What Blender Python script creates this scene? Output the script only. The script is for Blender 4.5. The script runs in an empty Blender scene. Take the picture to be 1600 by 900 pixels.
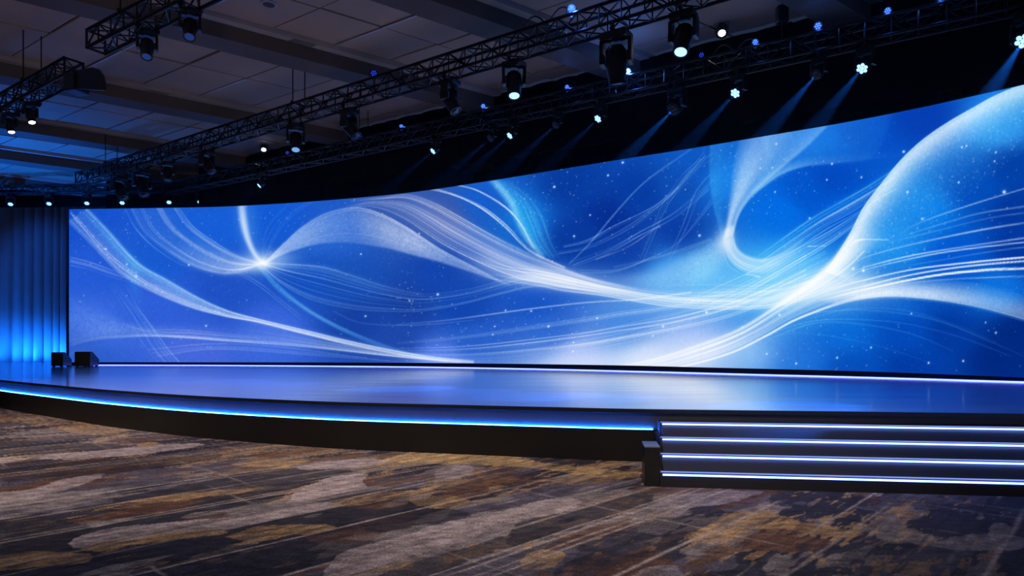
import math
import numpy as np
# ---------------------------------------------------------------- LED wall artwork
PX0, PX1, PY0, PY1, SS = 96, 1712, 120, 600, 2
W_, H_ = (PX1-PX0)*SS, (PY1-PY0)*SS

def catmull(pts, n):
    p = np.array(pts, float)
    p = np.vstack([2*p[0]-p[1], p, 2*p[-1]-p[-2]])
    seg = len(p)-3
    t = np.linspace(0, seg, n); i = np.minimum(t.astype(int), seg-1); u = (t-i)[:, None]
    a, b, c, d = p[i], p[i+1], p[i+2], p[i+3]
    q = .5*(2*b + (c-a)*u + (2*a-5*b+4*c-d)*u*u + (3*b-a-3*c+d)*u**3)
    # arc length resample
    s = np.r_[0, np.cumsum(np.hypot(*np.diff(q, axis=0).T))]
    v = np.linspace(0, s[-1], n)
    return np.c_[np.interp(v, s, q[:, 0]), np.interp(v, s, q[:, 1])]

def blur(a, sg):
    if sg < .3: return a
    if sg > 5:                                    # work on a reduced copy
        k = 4
        h, w = a.shape[0]//k*k, a.shape[1]//k*k
        s = a[:h, :w].reshape(h//k, k, w//k, k).mean((1, 3))
        s = blur(s, sg/k) if sg/k <= 5 else _conv(s, sg/k)
        yy = np.clip((np.arange(a.shape[0])+.5)/k-.5, 0, s.shape[0]-1.001); xx = np.clip((np.arange(a.shape[1])+.5)/k-.5, 0, s.shape[1]-1.001)
        y0 = yy.astype(int); x0 = xx.astype(int); fy = (yy-y0)[:, None]; fx = (xx-x0)[None]
        r = s[y0]*(1-fy) + s[y0+1]*fy
        return r[:, x0]*(1-fx) + r[:, x0+1]*fx
    return _conv(a, sg)

def _conv(a, sg):
    r = max(1, int(sg*2.6)); k = np.exp(-.5*(np.arange(-r, r+1)/sg)**2); k = (k/k.sum()).astype(np.float32)
    o = np.zeros_like(a); p = np.pad(a, ((r, r), (0, 0)), mode='edge')
    for j, w in enumerate(k): o += w*p[j:j+a.shape[0]]
    q = np.pad(o, ((0, 0), (r, r)), mode='edge'); o2 = np.zeros_like(a)
    for j, w in enumerate(k): o2 += w*q[:, j:j+a.shape[1]]
    return o2

def make_art(seed=7):
    rg = np.random.default_rng(seed)
    f32 = np.float32
    # base colours (display values) spread smoothly over the wall
    base = [(115,340,22,74,196),(150,420,38,84,204),(150,500,62,98,214),(130,555,46,84,192),(250,400,26,84,200),(250,480,52,88,208),
            (300,555,74,96,210),(330,350,24,88,206),(350,450,34,76,188),(430,340,18,84,204),(480,430,22,74,182),(430,520,66,98,214),(540,440,24,72,172),
            (520,360,34,86,196),(560,500,24,60,156),(620,320,56,80,166),(640,480,22,56,150),(620,530,34,66,164),(690,340,64,82,164),
            (690,420,20,62,166),(720,480,18,62,168),(760,310,22,84,196),(740,535,40,84,192),(690,562,96,128,226),(860,520,42,88,198),
            (840,470,24,72,186),(820,340,20,100,206),(890,290,6,52,152),(950,340,6,40,140),(900,370,8,50,150),(980,390,14,54,158),(1000,300,6,52,156),
            (1060,290,14,66,172),(1060,360,10,52,158),(1090,260,14,74,186),(900,562,158,172,236),(980,520,62,108,212),(1010,562,178,190,242),
            (1080,540,150,172,240),(1050,430,66,128,226),(1100,430,84,148,236),(1160,560,70,120,222),(1200,440,54,142,236),
            (1130,280,22,104,220),(1220,330,2,92,220),(1260,300,2,72,196),(1300,280,2,62,184),(1280,215,6,80,208),(1340,200,4,66,192),(1440,180,3,52,172),
            (1320,330,2,78,206),(1240,420,30,128,236),(1250,560,20,88,206),(1320,520,10,88,206),(1330,575,4,66,180),(1420,520,3,62,178),(1400,480,4,72,190),
            (1480,520,2,48,152),(1560,560,1,34,124),(1590,520,1,34,122),(1420,575,2,50,158),(1400,380,20,112,226),(1450,330,10,104,222),(1520,290,3,66,180),(1580,260,2,54,160),
            (1590,330,2,46,150),(1500,400,3,74,200),(1590,390,2,46,152),(1560,450,14,96,214),(1560,200,40,120,226),(1690,300,2,50,150),(1690,500,1,36,126)]
    b = np.array(base, float); lo_ = b[:, 2] < 90; b[lo_, 3] *= 1.06+.12*np.clip((b[lo_, 0]-500)/700, 0, 1); b[:, 4] = np.minimum(b[:, 4]*1.04, 245); b[:, 2] *= .9
    gx = np.arange(PX0, PX1, 8)+4.; gy = np.arange(PY0, PY1, 8)+4.
    d2 = (gx[None, :, None]-b[:, 0])**2 + ((gy[:, None, None]-b[:, 1])*1.25)**2
    w = 1/(d2+260)**1.7
    g = (w[..., None]*b[:, 2:]).sum(2)/w.sum(2)[..., None]/255
    def up(a):
        yy = np.clip((np.arange(H_)/SS-4)/8, 0, a.shape[0]-1.001); xx = np.clip((np.arange(W_)/SS-4)/8, 0, a.shape[1]-1.001)
        y0 = yy.astype(int); x0 = xx.astype(int); fy = (yy-y0)[:, None]; fx = (xx-x0)[None]
        r = a[y0]*(1-fy)+a[y0+1]*fy
        return (r[:, x0]*(1-fx)+r[:, x0+1]*fx).astype(f32)
    img = np.stack([up(g[..., c]) for c in range(3)], -1)
    def noise(step):
        a = rg.random(((PY1-PY0)//step+3, (PX1-PX0)//step+3))
        yy = np.arange(H_)/SS/step; xx = np.arange(W_)/SS/step
        y0 = yy.astype(int); x0 = xx.astype(int); fy = (yy-y0)[:, None]; fx = (xx-x0)[None]
        fy = fy*fy*(3-2*fy); fx = fx*fx*(3-2*fx)
        r = a[y0]*(1-fy)+a[y0+1]*fy
        return (r[:, x0]*(1-fx)+r[:, x0+1]*fx).astype(f32)
    grain = (.45*noise(1)+.35*noise(2)+.2*noise(4))
    img *= (.93 + .14*grain)[..., None]
    class Layer:                                  # points gathered first, rasterised in their own bounding box
        def __init__(self): self.p = []
    def splat(L, x, y, v):
        L.p.append((np.asarray(x, float), np.asarray(y, float), np.broadcast_to(np.asarray(v, f32), np.shape(x))))
    def raster(L, pad):
        x = ((np.concatenate([p[0] for p in L.p])-PX0)*SS).astype(int); y = ((np.concatenate([p[1] for p in L.p])-PY0)*SS).astype(int)
        v = np.concatenate([p[2] for p in L.p])
        ok = (x >= 0) & (x < W_) & (y >= 0) & (y < H_); x, y, v = x[ok], y[ok], v[ok]
        pad = int(pad)+4
        x0, x1, y0, y1 = max(0, x.min()-pad), min(W_, x.max()+pad+1), max(0, y.min()-pad), min(H_, y.max()+pad+1)
        A = np.zeros((y1-y0, x1-x0), f32); np.maximum.at(A, (y-y0, x-x0), v)
        return A, (slice(y0, y1), slice(x0, x1))
    def blend(A, box, col):                       # screen blend
        c = np.array(col, f32)/255; t = img[box]
        t[:] = 1-(1-t)*(1-np.clip(A, 0, 1)[..., None]*c)
    FULL = (slice(0, H_), slice(0, W_))
    def prof(p, s): return np.interp(s, np.linspace(0, 1, len(p)), p)
    def lines(c1, c2, n, a, col=(225, 232, 255), sg=1.0, along=(1,), wob=.0, curve=1., width=(0, 0), ts=None, glow=0):
        """thin light trails running between two guide curves"""
        q1, q2 = catmull(c1, 1400), catmull(c2, 1400); s = np.linspace(0, 1, 1400)
        L = Layer(); pa = prof(along, s)
        tt = ts if ts is not None else np.sort(rg.random(n)**curve)
        for t in tt:
            br = a*(.35+.65*rg.random())
            tv = np.clip(t + wob*np.sin(s*rg.uniform(2, 6)+rg.uniform(0, 6))*.5, 0, 1)[:, None]
            p = q1*(1-tv)+q2*tv
            fl = .75+.25*np.sin(s*rg.uniform(4, 14)+rg.uniform(0, 6))
            xs = np.interp(np.linspace(0, 1399, 4200), np.arange(1400), p[:, 0]); ys = np.interp(np.linspace(0, 1399, 4200), np.arange(1400), p[:, 1])
            v = np.interp(np.linspace(0, 1399, 4200), np.arange(1400), pa*fl)*br
            splat(L, xs, ys, v)
            if rg.random() < width[0]:
                splat(L, xs, ys+.5, v); 
                if width[1]: splat(L, xs, ys-.5, v)
        A, box = raster(L, max(sg, glow*SS)*3)
        S = blur(A, sg)*2.5*max(sg, .6)*.9
        if glow: S = S + blur(A, glow*SS)*glow*1.2
        blend(S, box, col)
    def fill(c1, c2, a, col=(205, 215, 255), across=(1, 1), along=(1,), sg=2., gr=.0, m=None):
        """soft veil of light between two guide curves"""
        n = 900; q1, q2 = catmull(c1, n), catmull(c2, n); s = np.linspace(0, 1, n); pa = prof(along, s)
        m = m or int(np.hypot(*(q1-q2).T).max()*SS*1.3)+3
        k = int(max(np.hypot(*np.diff(q1, axis=0).T).max(), np.hypot(*np.diff(q2, axis=0).T).max())*SS*1.4)+1
        L = Layer(); ss = np.linspace(0, n-1, n*k)
        r1 = np.c_[np.interp(ss, np.arange(n), q1[:, 0]), np.interp(ss, np.arange(n), q1[:, 1])]; r2 = np.c_[np.interp(ss, np.arange(n), q2[:, 0]), np.interp(ss, np.arange(n), q2[:, 1])]
        pa = np.interp(ss, np.arange(n), pa)
        for t in np.linspace(0, 1, m):
            p = r1*(1-t)+r2*t
            splat(L, p[:, 0], p[:, 1], pa*prof(across, t)*a)
        A, box = raster(L, sg*SS*3); A = blur(A, sg*SS)
        if gr: A = A*(1-gr+2*gr*grain[box])
        blend(A, box, col)
    def glow(x, y, r, a, col=(215, 225, 255), ry=None):
        gx_ = np.exp(-((np.arange(W_)/SS+PX0-x)/r)**2); gy_ = np.exp(-((np.arange(H_)/SS+PY0-y)/(ry or r))**2)
        i = np.nonzero(gx_ > .004)[0]; j = np.nonzero(gy_ > .004)[0]; box = (slice(j[0], j[-1]+1), slice(i[0], i[-1]+1))
        blend((a*gy_[box[0]][:, None]*gx_[box[1]][None]).astype(f32), box, col)
    def dust(c1, c2, n, a, size=.5, col=(235, 242, 255), pw=1.):
        q1, q2 = catmull(c1, 300), catmull(c2, 300); i = rg.integers(0, 300, n); t = (rg.random(n)**pw)[:, None]
        p = q1[i]*(1-t)+q2[i]*t
        L = Layer(); splat(L, p[:, 0], p[:, 1], a*(.15+.85*rg.random(n)**3)); A, box = raster(L, size*SS*3)
        blend(blur(A, size*SS)*(2*math.pi*(size*SS)**2)*.5, box, col)
    WH = (232, 236, 255); LV = (200, 208, 255); BL = (70, 150, 255); CY = (60, 160, 255)
    # --- left: long ribbon from the upper corner to the bottom centre
    u1 = [(137,326),(167,357),(216,410),(263,438),(310,465),(355,485),(405,499),(489,519),(560,536),(660,556),(740,564)]
    l1 = [(106,346),(150,390),(185,425),(225,450),(290,478),(350,494),(405,504),(489,525),(560,542),(660,560),(740,567)]
    fill(u1, l1, .7, (185,205,255), (.6,.6,.75,1,.95), (.32,.4,.55,.85,1,1,.8,.6,.5,.4), 1.2, .2)
    fill(u1[:6], [(x-14, y+4) for x, y in u1[:6]], .45, (30,150,255), (.6,1,.4), (.3,1,1,.8,.4), 4.)
    lines(u1, l1, 11, .36, WH, .85, (.6,.7,.8,1,1,.8,.7))
    lines(u1, l1, 0, .6, (170,215,255), .9, (.8,1,.9,.8,.6,.5,.4), ts=[0,.07,.13])
    lines(u1, l1, 0, .6, WH, .9, (.2,.4,.7,1,1,.8,.6), ts=[.9,1.])
    inn1 = [(110,329),(130,350),(165,390),(200,418),(240,446),(300,472),(352,490)]; inn2 = [(112,336),(128,356),(158,392),(196,424),(236,450),(296,476),(350,492)]
    lines(inn1, inn2, 4, .5, WH, .85, (1,1,1,.8,.5,.2))
    dust(inn1, inn2, 70, 1., .75); dust(u1, l1, 500, .5, .45)
    lines([(110,394),(140,402),(175,415),(215,432),(250,446)], [(110,418),(140,424),(175,436),(212,445),(260,452)], 7, .5, WH, .9, (1,.8,.5,.3,.1))
    fill([(360,486),(430,504),(520,526),(620,548),(700,562)], [(360,531),(440,538),(520,545),(600,554),(700,568)], .34, (170,185,255), (1,.7,.6,.9), (0,.5,.9,1,.9), 3., .1)
    lines([(360,488),(430,506),(520,528),(620,548),(740,566)], [(360,531),(440,537),(520,546),(600,555),(740,570)], 16, .36, WH, .85, (0,.4,.9,1,.5))
    L2 = [(110,539),(147,529),(189,525),(237,523),(299,526),(349,530),(405,534),(489,541),(600,553),(720,565)]
    lines(L2, [(x, y+3) for x, y in L2], 0, .75, WH, .95, (.1,.4,.9,1,.9,.9,.9,.4), ts=[0,.7], glow=1.5)
    fill(L2, [(x, y-26+max(0, (x-110)*.03)) for x, y in L2], .22, LV, (1,.5,.2,0), (.6,1,1,1,.8,.5,.3), 3., .3)
    fill([(110,545),(150,535),(200,528),(300,530),(420,537)], [(110,575),(150,575),(200,570),(300,570),(420,572)], .28, (30,40,120), (1,.7,.3,0), (1,1,.6,.3), 3.)
    lines([(193,505),(225,515),(274,515),(340,520),(400,526)], [(200,512),(240,520),(300,522),(350,526),(410,530)], 4, .35, WH, .9, (.3,1,.7,.4))
    lines([(230,545),(300,538),(360,536),(440,542),(520,552)], [(250,560),(330,548),(420,552),(520,560),(640,568)], 9, .25, WH, .9)
    fill([(108,460),(150,480),(190,500),(230,514),(300,516)], [(108,536),(150,528),(190,522),(230,520),(300,520)], .25, (150,170,255), (.2,1,.5), (.6,1,.8,.3), 4., .6)
    lines([(180,440),(205,470),(240,510),(262,545),(280,566)], [(172,445),(192,480),(210,515),(225,540),(246,566)], 8, .32, (120,190,255), .9, (.1,.7,1,.8))
    lines([(196,445),(215,480),(240,515),(262,545),(280,566)], [(198,445),(217,480),(242,515),(264,545),(282,566)], 2, .55, (140,200,255), .9, (.1,.7,1,.8))
    fill([(186,385),(200,410),(206,450),(225,490)], [(212,400),(218,430),(216,460),(228,490)], .4, (20,150,255), (.3,1,.3), (.1,1,.8,.1), 5.)
    # --- trails falling from the top edge into the burst
    fa = [(280,325),(299,351),(318,367),(349,387),(374,400),(405,411)]; fb = [(205,325),(222,358),(249,384),(287,409),(315,421),(349,428),(380,425),(405,414)]
    fill(fa, fb, .62, (190,205,255), (.3,.5,.7,.8,.8), (.14,.16,.25,.6,1,1,1), 3., .15)
    lines(fa, fb, 15, .32, WH, .9, (.6,.8,.9,.9,1), wob=.06)
    lines(fa, fb, 0, .6, WH, .9, (.9,1,.9,.8,.7), ts=[0,.06,.1,.38,.42,.46,.76])
    lines([(195,326),(210,355),(235,382),(268,405),(300,420)], [(198,326),(214,357),(240,385),(276,410),(310,428)], 3, .35, (190,215,255), .9, (.5,1,.6,.1))
    dust([(215,330),(240,360),(270,385),(300,400)], [(240,330),(270,360),(300,380),(340,400)], 120, .6, .5)
    # vertical plume
    vb1 = [(371,320),(375,350),(384,378),(395,398),(408,412)]; vb2 = [(384,318),(387,345),(392,372),(400,393),(412,411)]
    fill(vb1, vb2, .9, (225,230,255), (.3,1,.9,.3), (.75,.95,1,1,1), 2.1)
    fill([(362,320),(366,352),(376,382),(390,402),(408,412)], [(410,318),(408,345),(408,372),(408,393),(414,409)], .3, (120,170,255), (.1,.8,1,.5,0), (.7,1,1,1), 6.)
    glow(411, 411, 11, 1., WH, 7); glow(405, 409, 34, .55, (180,205,255), 16); glow(395, 418, 30, .35, LV, 10); glow(430, 404, 30, .35, LV, 12)
    lines([(345,430),(375,424),(398,416),(412,410)], [(360,420),(385,418),(402,413),(414,410)], 8, .6, WH, .9, (.3,.7,1))
    lines([(405,312+8),(392,350),(398,385),(412,411)], [(470,316),(432,350),(414,385),(413,411)], 3, .2, WH, .9, (.3,.5,1))
    lines([(500,312),(470,330),(440,360),(412,408)], [(450,318),(420,350),(410,380),(411,408)], 5, .12, WH, .9)
    # --- veil rising right of the burst
    r5u = [(413,411),(447,377),(473,354),(505,335),(540,325),(566,325),(598,335),(634,354),(660,371),(693,392),(741,417),(789,442)]
    r5l = [(413,412),(450,395),(489,383),(521,379),(553,380),(602,387),(640,397),(660,402),(686,409),(720,420),(778,439),(800,446)]
    fill(r5u, r5l, .6, (200,210,255), (.8,1,.9,.75), (1,1,.95,.6,.42,.6,.85,.95,.85,.7,.6,.3), 1.2, .22)
    fill(r5l[:8], [(413,413),(457,415),(500,418),(540,428),(590,444),(640,455),(660,458),(690,456)], .3, (90,150,255), (.7,.5,.2,.5), (1,.8,.6,.4,.2,.1,0), 3., .35)
    lines(r5u, [(x+2, y+5) for x, y in r5u], 5, .5, WH, .85, (.8,.6,.5,.6,.9,1,1,.8,.2))
    lines([(x, y+4) for x, y in r5u], r5l, 4, .12, WH, .9)
    dust(r5u, r5l, 900, .42, .4)
    fill([(560,330),(600,345),(640,365),(690,395)], [(560,376),(602,386),(650,398),(700,412)], .28, (235,225,240), (.4,1,.8,.5), (.1,.9,1,.3), 5., .5)
    # --- lines right and below the burst
    ra = [(413,411),(457,413),(505,417),(553,431),(602,447),(660,459),(730,452),(778,440),(822,430),(900,436)]
    rb = [(412,419),(444,446),(489,469),(553,483),(620,487),(660,486),(720,476),(790,458),(840,448),(900,452)]
    fill([(415,411),(457,413),(505,417),(553,431),(602,447),(660,459)], [(415,414),(457,420),(505,428),(553,442),(602,455),(660,464)], .4, (150,180,255), (1,.5,0), (1,.9,.6,.5,.4), 2., .4)
    lines(ra, rb, 16, .36, (160,200,255), .9, (1,.9,.7,.55,.45,.5,.7,.9))
    lines(ra, rb, 0, .6, (190,215,255), .9, (1,.8,.5,.4,.5,.8,1), ts=[.02,.3,.34,.5,1.])
    bl1 = [(405,414),(441,450),(473,476),(505,496),(553,520),(618,544),(680,560)]; bl2 = [(395,408),(430,450),(466,478),(500,500),(548,524),(612,548),(670,562)]
    fill(bl1, bl2, .32, (20,120,240), (.6,1,.6), (.6,1,.9,.7,.5,.3), 2.)
    lines(bl1, bl2, 8, .42, (110,185,255), .9, (1,1,.9,.8,.6,.3))
    lines([(375,425),(410,445),(441,470),(473,495)], [(360,422),(400,445),(435,472),(470,500)], 2, .4, (150,205,255), .9, (1,.8,.3))
    lines([(520,485),(560,503),(620,508),(680,506),(740,500)], [(520,495),(570,512),(640,512),(700,508),(760,500)], 2, .2, (150,190,255), .9)
    # --- sheaf of lines arching over and diving right
    s6a = [(553,311),(598,308),(640,303),(680,316),(712,333),(767,365),(811,388),(847,404),(920,433),(1000,452)]
    s6b = [(530,335),(566,324),(598,330),(634,348),(660,366),(693,388),(741,412),(789,432),(840,446),(920,456),(1000,462)]
    fill(s6a, s6b, .3, (190,188,240), (.3,1,.7,.5), (.05,.2,.6,.8,.8,.9,1,.7,0), 4.)
    lines(s6a, s6b, 18, .36, (228,226,255), .95, (.05,.5,.8,1,1,1,1,.8,0), wob=.07)
    lines(s6a, s6b, 0, .72, (245,242,255), .9, (.05,.6,1,1,1,.8,0), ts=[.04,.09,.15,.2,.42,.46,.5,.55,.68,.84,.9])
    fill(s6a, s6b, .3, (190,160,205), (.1,.7,.9,.4,.1), (0,.1,.5,.9,.6,.2,0), 5.)
    glow(838, 432, 60, .45, (210,215,255), 16); glow(770, 410, 40, .25, (215,210,245), 18)
    lines([(655,294),(708,306),(748,326),(785,355),(811,381),(833,398),(880,420)], [(671,292),(714,305),(756,324),(792,352),(818,380),(838,396),(884,418)], 4, .8, WH, 1., (.7,1,1,.9,.8,.7))
    lines([(700,288),(741,297),(785,322),(811,348),(830,386)], [(716,288),(752,299),(790,322),(814,348),(838,390)], 3, .7, WH, 1., (.6,1,1,.9,.6))
    # cyan smear
    fill([(763,282),(790,314),(803,342),(818,371),(842,400)], [(800,282),(835,312),(852,340),(862,372),(872,400)], .62, (40,165,255), (.5,1,.55,.3,.12), (.9,1,1,.9,.6), 3., .25)
    fill([(765,282),(791,314),(804,342),(818,371),(842,402)], [(778,282),(804,314),(815,342),(830,371),(852,402)], .6, (190,225,255), (.3,1,.3), (.9,1,.8,.9,.8), 2.5, .3)
    lines([(800,284),(838,312),(858,342),(869,378),(880,402)], [(780,282),(810,315),(824,345),(838,378),(858,404)], 12, .3, (120,190,255), .9, (.3,.6,1,1,.6))
    dust([(763,282),(790,314),(803,342),(818,371),(842,400)], [(800,284),(838,312),(858,342),(869,378),(880,402)], 160, .8, .5)
    # --- great white stream through the centre
    su = [(740,384),(790,404),(840,412),(880,420),(945,441),(1010,452),(1075,458),(1140,460),(1200,456),(1270,436),(1340,404)]
    sl = [(740,432),(790,440),(840,447),(880,455),(945,463),(1032,478),(1097,483),(1150,484),(1200,482),(1260,468),(1340,440)]
    fill(su, sl, .5, (185,205,255), (.25,.9,1,.9,.4), (0,.35,.65,.85,.8,.75,.7,.7,.75,.5,.1), 4.)
    fill([(780,428),(850,430),(900,438),(960,448),(1020,456)], [(780,438),(850,444),(900,454),(960,462),(1020,470)], .5, WH, (.4,1,.4), (0,.7,.9,.6,0), 3.)
    lines(su, sl, 26, .34, (240,243,255), .9, (0,.5,.9,1,1,1,.95,.9,.7,.0), wob=.08, width=(.3, 0))
    lines(su, sl, 0, .7, (250,251,255), 1., (0,.5,.9,1,1,1,.9,.7,0), ts=[.14,.32,.45,.62,.8,.96], width=(.5, 0))
    # --- trails rising to the right under the stream
    ga = [(620,506),(700,499),(767,490),(840,480),(920,471),(1000,466),(1080,455)]; gb = [(620,510),(700,503),(767,494),(840,484),(920,475),(1000,471),(1080,462)]
    lines(ga, gb, 3, .6, WH, .9, (.2,.5,.7,.8,1,1))
    for off, amp in ((0, .8), (28, .75), (50, .6)):
        a1 = [(620,534+off*.35),(730,523+off*.6),(840,507+off*.75),(920,495+off*.8),(967,487+off*.8),(1053,474+off*.75),(1140,450+off*.8),(1200,426+off*.8),(1260,394+off*.9)]
        lines(a1, [(x, y+5+(x-620)*.01) for x, y in a1], 4, amp, WH, .95, (.15,.45,.8,1,1,1,1,.9))
    a1 = [(640,549),(767,542),(840,534),(920,519),(988,504),(1097,478),(1200,438),(1290,392)]; a2 = [(700,566),(800,562),(880,553),(988,534),(1075,506),(1140,486),(1210,456),(1300,420)]
    lines(a1, a2, 14, .38, WH, .9, (.15,.5,.8,1,1,.9))
    # bottom pale mist
    glow(1000, 570, 150, .62, (222,226,255), 40); glow(880, 574, 90, .4, (210,218,255), 20); glow(1110, 548, 100, .45, (215,222,255), 36); glow(700, 570, 80, .3, (190,200,255), 10)
    # --- big stream from bottom centre sweeping up to the globe
    bu = [(940,576),(1020,560),(1100,534),(1156,511),(1211,476),(1244,454),(1278,427),(1308,396),(1330,362)]
    bl = [(985,584),(1060,575),(1142,553),(1197,527),(1239,504),(1281,487),(1322,474),(1365,466),(1400,462)]
    fill(bu, bl, .5, (215,224,255), (.5,.9,.7,.45,.3), (0,.5,.9,1,.95,.9,.8,.6,.2), 4., .1)
    lines(bu, bl, 30, .42, (245,247,255), .95, (0,.7,1,1,1,.9,.6,.15), wob=.06, width=(.2, 0))
    lines(bu, bl, 0, .75, WH, 1.05, (0,.7,1,1,1,.9,.6), ts=[.06,.12,.3,.93,.97], width=(.4, 0), glow=1.2)
    glow(1270, 440, 70, .4, (200,220,255), 30); glow(1340, 450, 80, .4, (190,215,255), 22); glow(1200, 465, 120, .3, (190,212,255), 26); glow(920, 440, 80, .25, (190,205,255), 18)
    fill([(1180,470),(1240,448),(1300,432),(1360,432),(1420,432)], [(1180,490),(1240,478),(1300,466),(1360,462),(1420,462)], .55, (225,234,255), (.4,1,.9,.6), (0,.8,1,.7,.2), 6., .1)
    fill([(1190,490),(1215,474),(1246,453),(1279,427),(1309,395),(1330,362),(1344,336)], [(1200,492),(1225,478),(1256,461),(1291,438),(1324,416),(1360,394),(1400,372)], .95, (245,247,255), (.8,1,.7,.15), (0,.8,1,1,.9,.5,0), 2.5)
    # lower right fading mist below stream
    fill([(1160,545),(1240,506),(1300,486),(1350,474),(1420,474)], [(1180,575),(1260,540),(1330,515),(1400,500),(1480,500)], .3, (90,160,255), (1,.4,0), (.8,1,.8,.4), 5., .5)
    for pts, aa in (([(1180,532),(1240,508),(1290,499),(1350,499),(1420,506),(1500,526),(1580,556)], .35), ([(1200,525),(1250,495),(1320,484),(1400,488),(1470,502),(1540,530),(1600,556)], .4),
                    ([(1210,524),(1260,520),(1330,530),(1400,548),(1460,568)], .25), ([(1260,498),(1330,482),(1410,484),(1490,506),(1560,535)], .22), ([(1200,530),(1270,505),(1340,505),(1420,520),(1490,548)], .28)):
        lines(pts, [(x, y+1.5) for x, y in pts], 2, aa, (110,180,255), .9, (.6,1,1,.9,.6,.3)); 
    # --- loop right of centre
    lb1 = [(1110,222),(1109,267),(1113,310),(1122,350),(1131,380)]; lb2 = [(1156,214),(1145,267),(1141,304),(1136,345),(1132,380)]
    fill(lb1, lb2, .36, (70,160,255), (.85,.6,.3,.2), (.8,.9,1,1,1), 1.2, .35)
    ol = [(1156,214),(1146,262),(1141,304),(1136,345),(1131,372)]
    oe = [(1300,190),(1262,228),(1222,262),(1190,290),(1168,312),(1153,338),(1145,368)]
    fill(ol, oe, .8, (205,218,255), (.3,.95,1,.75,.45,.5,.75), (.5,.7,.85,.95,1), 1.5, .15)
    fill([(1180,190),(1195,230),(1190,268),(1172,305)], [(1400,170),(1360,247),(1262,258),(1190,292)], .34, (90,170,255), (.8,1,1,.7,.3), (.7,.7,.8,1), 2.5, .2)
    oval = [(1420,246),(1360,249),(1300,256),(1259,260),(1224,271),(1196,290),(1172,311),(1155,336),(1146,365)]
    fill([(x-2, y-14) for x, y in oval], oval, .55, (170,205,255), (0,.4,1), (0,.1,.2,.5,.9,1,1,1), 1.)
    fill([(1131,360),(1132,385),(1140,406),(1157,421),(1180,427),(1215,420),(1250,400)], [(1146,352),(1147,375),(1154,390),(1168,400),(1192,405),(1222,396),(1256,372)], .72, (225,236,255), (.3,.75,.8,.9), (.9,1,.9,.85,.7,.5,.15), 1.6)
    lines([(1131,372),(1134,395),(1148,416),(1175,428),(1215,424)], [(1147,372),(1152,390),(1168,402),(1194,406),(1226,394)], 12, .45, WH, .9, (.8,1,1,.8,.4))
    lines([(1131,370),(1127,395),(1132,412),(1150,428)], [(1134,370),(1140,402),(1152,418),(1172,430)], 6, .3, WH, .9, (.8,.8,.5,.2))
    fill([(1130,368),(1112,376),(1066,400),(1010,424),(940,436)], [(1136,392),(1130,412),(1100,440),(1050,455),(980,450)], .5, (180,208,255), (.4,1,.8,.5), (1,.85,.7,.5,0), 5., .25)
    glow(1133, 376, 14, .6, WH, 20)
    # trails climbing right of the loop
    ta = [(1181,403),(1219,375),(1265,343),(1311,316),(1360,288),(1400,262)]; tb = [(1060,470),(1130,440),(1183,416),(1253,382),(1311,350),(1360,318)]
    lines(ta, [(1200,418),(1242,392),(1290,360),(1330,338),(1372,312),(1400,296)], 11, .62, (205,228,255), .95, (.5,.9,1,1,.9,.7))
    glow(1150, 435, 110, .3, (90,165,255), 45); glow(1250, 425, 90, .3, (110,180,255), 40); glow(1010, 470, 110, .25, (110,160,255), 35)
    fill(ta, [(1190,408),(1228,384),(1272,354),(1318,326),(1364,298),(1400,275)], .4, (20,130,255), (1,.6,.2), (.3,.8,1,1,.8), 3.)
    lines(tb, [(1080,492),(1160,462),(1220,428),(1290,386),(1330,358),(1362,334)], 16, .5, (210,230,255), .95, (0,.5,1,1,.8,.3))
    lines([(1020,448),(1090,444),(1200,442),(1260,430),(1330,408)], [(1020,474),(1140,466),(1210,462),(1270,444),(1340,420)], 16, .42, WH, .95, (0,.8,1,1,.2), wob=.2)
    lines([(1262,383),(1275,384),(1290,383)], [(1262,386),(1275,385),(1290,385)], 3, .6, WH, 1.)
    lines([(1166,428),(1178,430),(1188,433)], [(1166,430),(1178,431),(1188,434)], 2, .6, WH, 1.)
    # --- globe
    arc = [(1290,425),(1308,398),(1330,362),(1349,325),(1379,285),(1410,248),(1444,217),(1482,191),(1522,168),(1557,149),(1600,132),(1680,108)]
    arc2 = [(1400,470),(1420,430),(1440,400),(1462,372),(1486,340),(1510,312),(1538,288),(1570,262),(1600,240),(1640,222),(1690,200),(1740,180)]
    arcm = [(1312,432),(1330,404),(1352,370),(1373,335),(1402,296),(1431,260),(1465,234),(1504,208),(1544,184),(1580,164),(1622,148),(1700,124)]
    fill(arc, arc2, .55, (100,175,255), (1,.85,.6,.35,.15,0), (.6,.8,.9,1,1,1,1,1), .7, .2)
    fill(arc, [(2*b[0]-a[0], 2*b[1]-a[1]) for a, b in zip(arc, arcm)], .85, (222,230,255), (.75,1,.85,.62,.42,.26,.14,.05,0), (1,1,1,.95,.9,.9,.85,.75,.6), .6, .14)
    lines(arc, [(x+1, y+1) for x, y in arc], 2, .7, (150,200,255), 1., (.3,.6,.8,1,1,1))
    dust(arc, arc2, 2600, .6, .5, pw=1.3); dust(arc, arc2, 700, .9, .8, pw=1.2)
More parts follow.
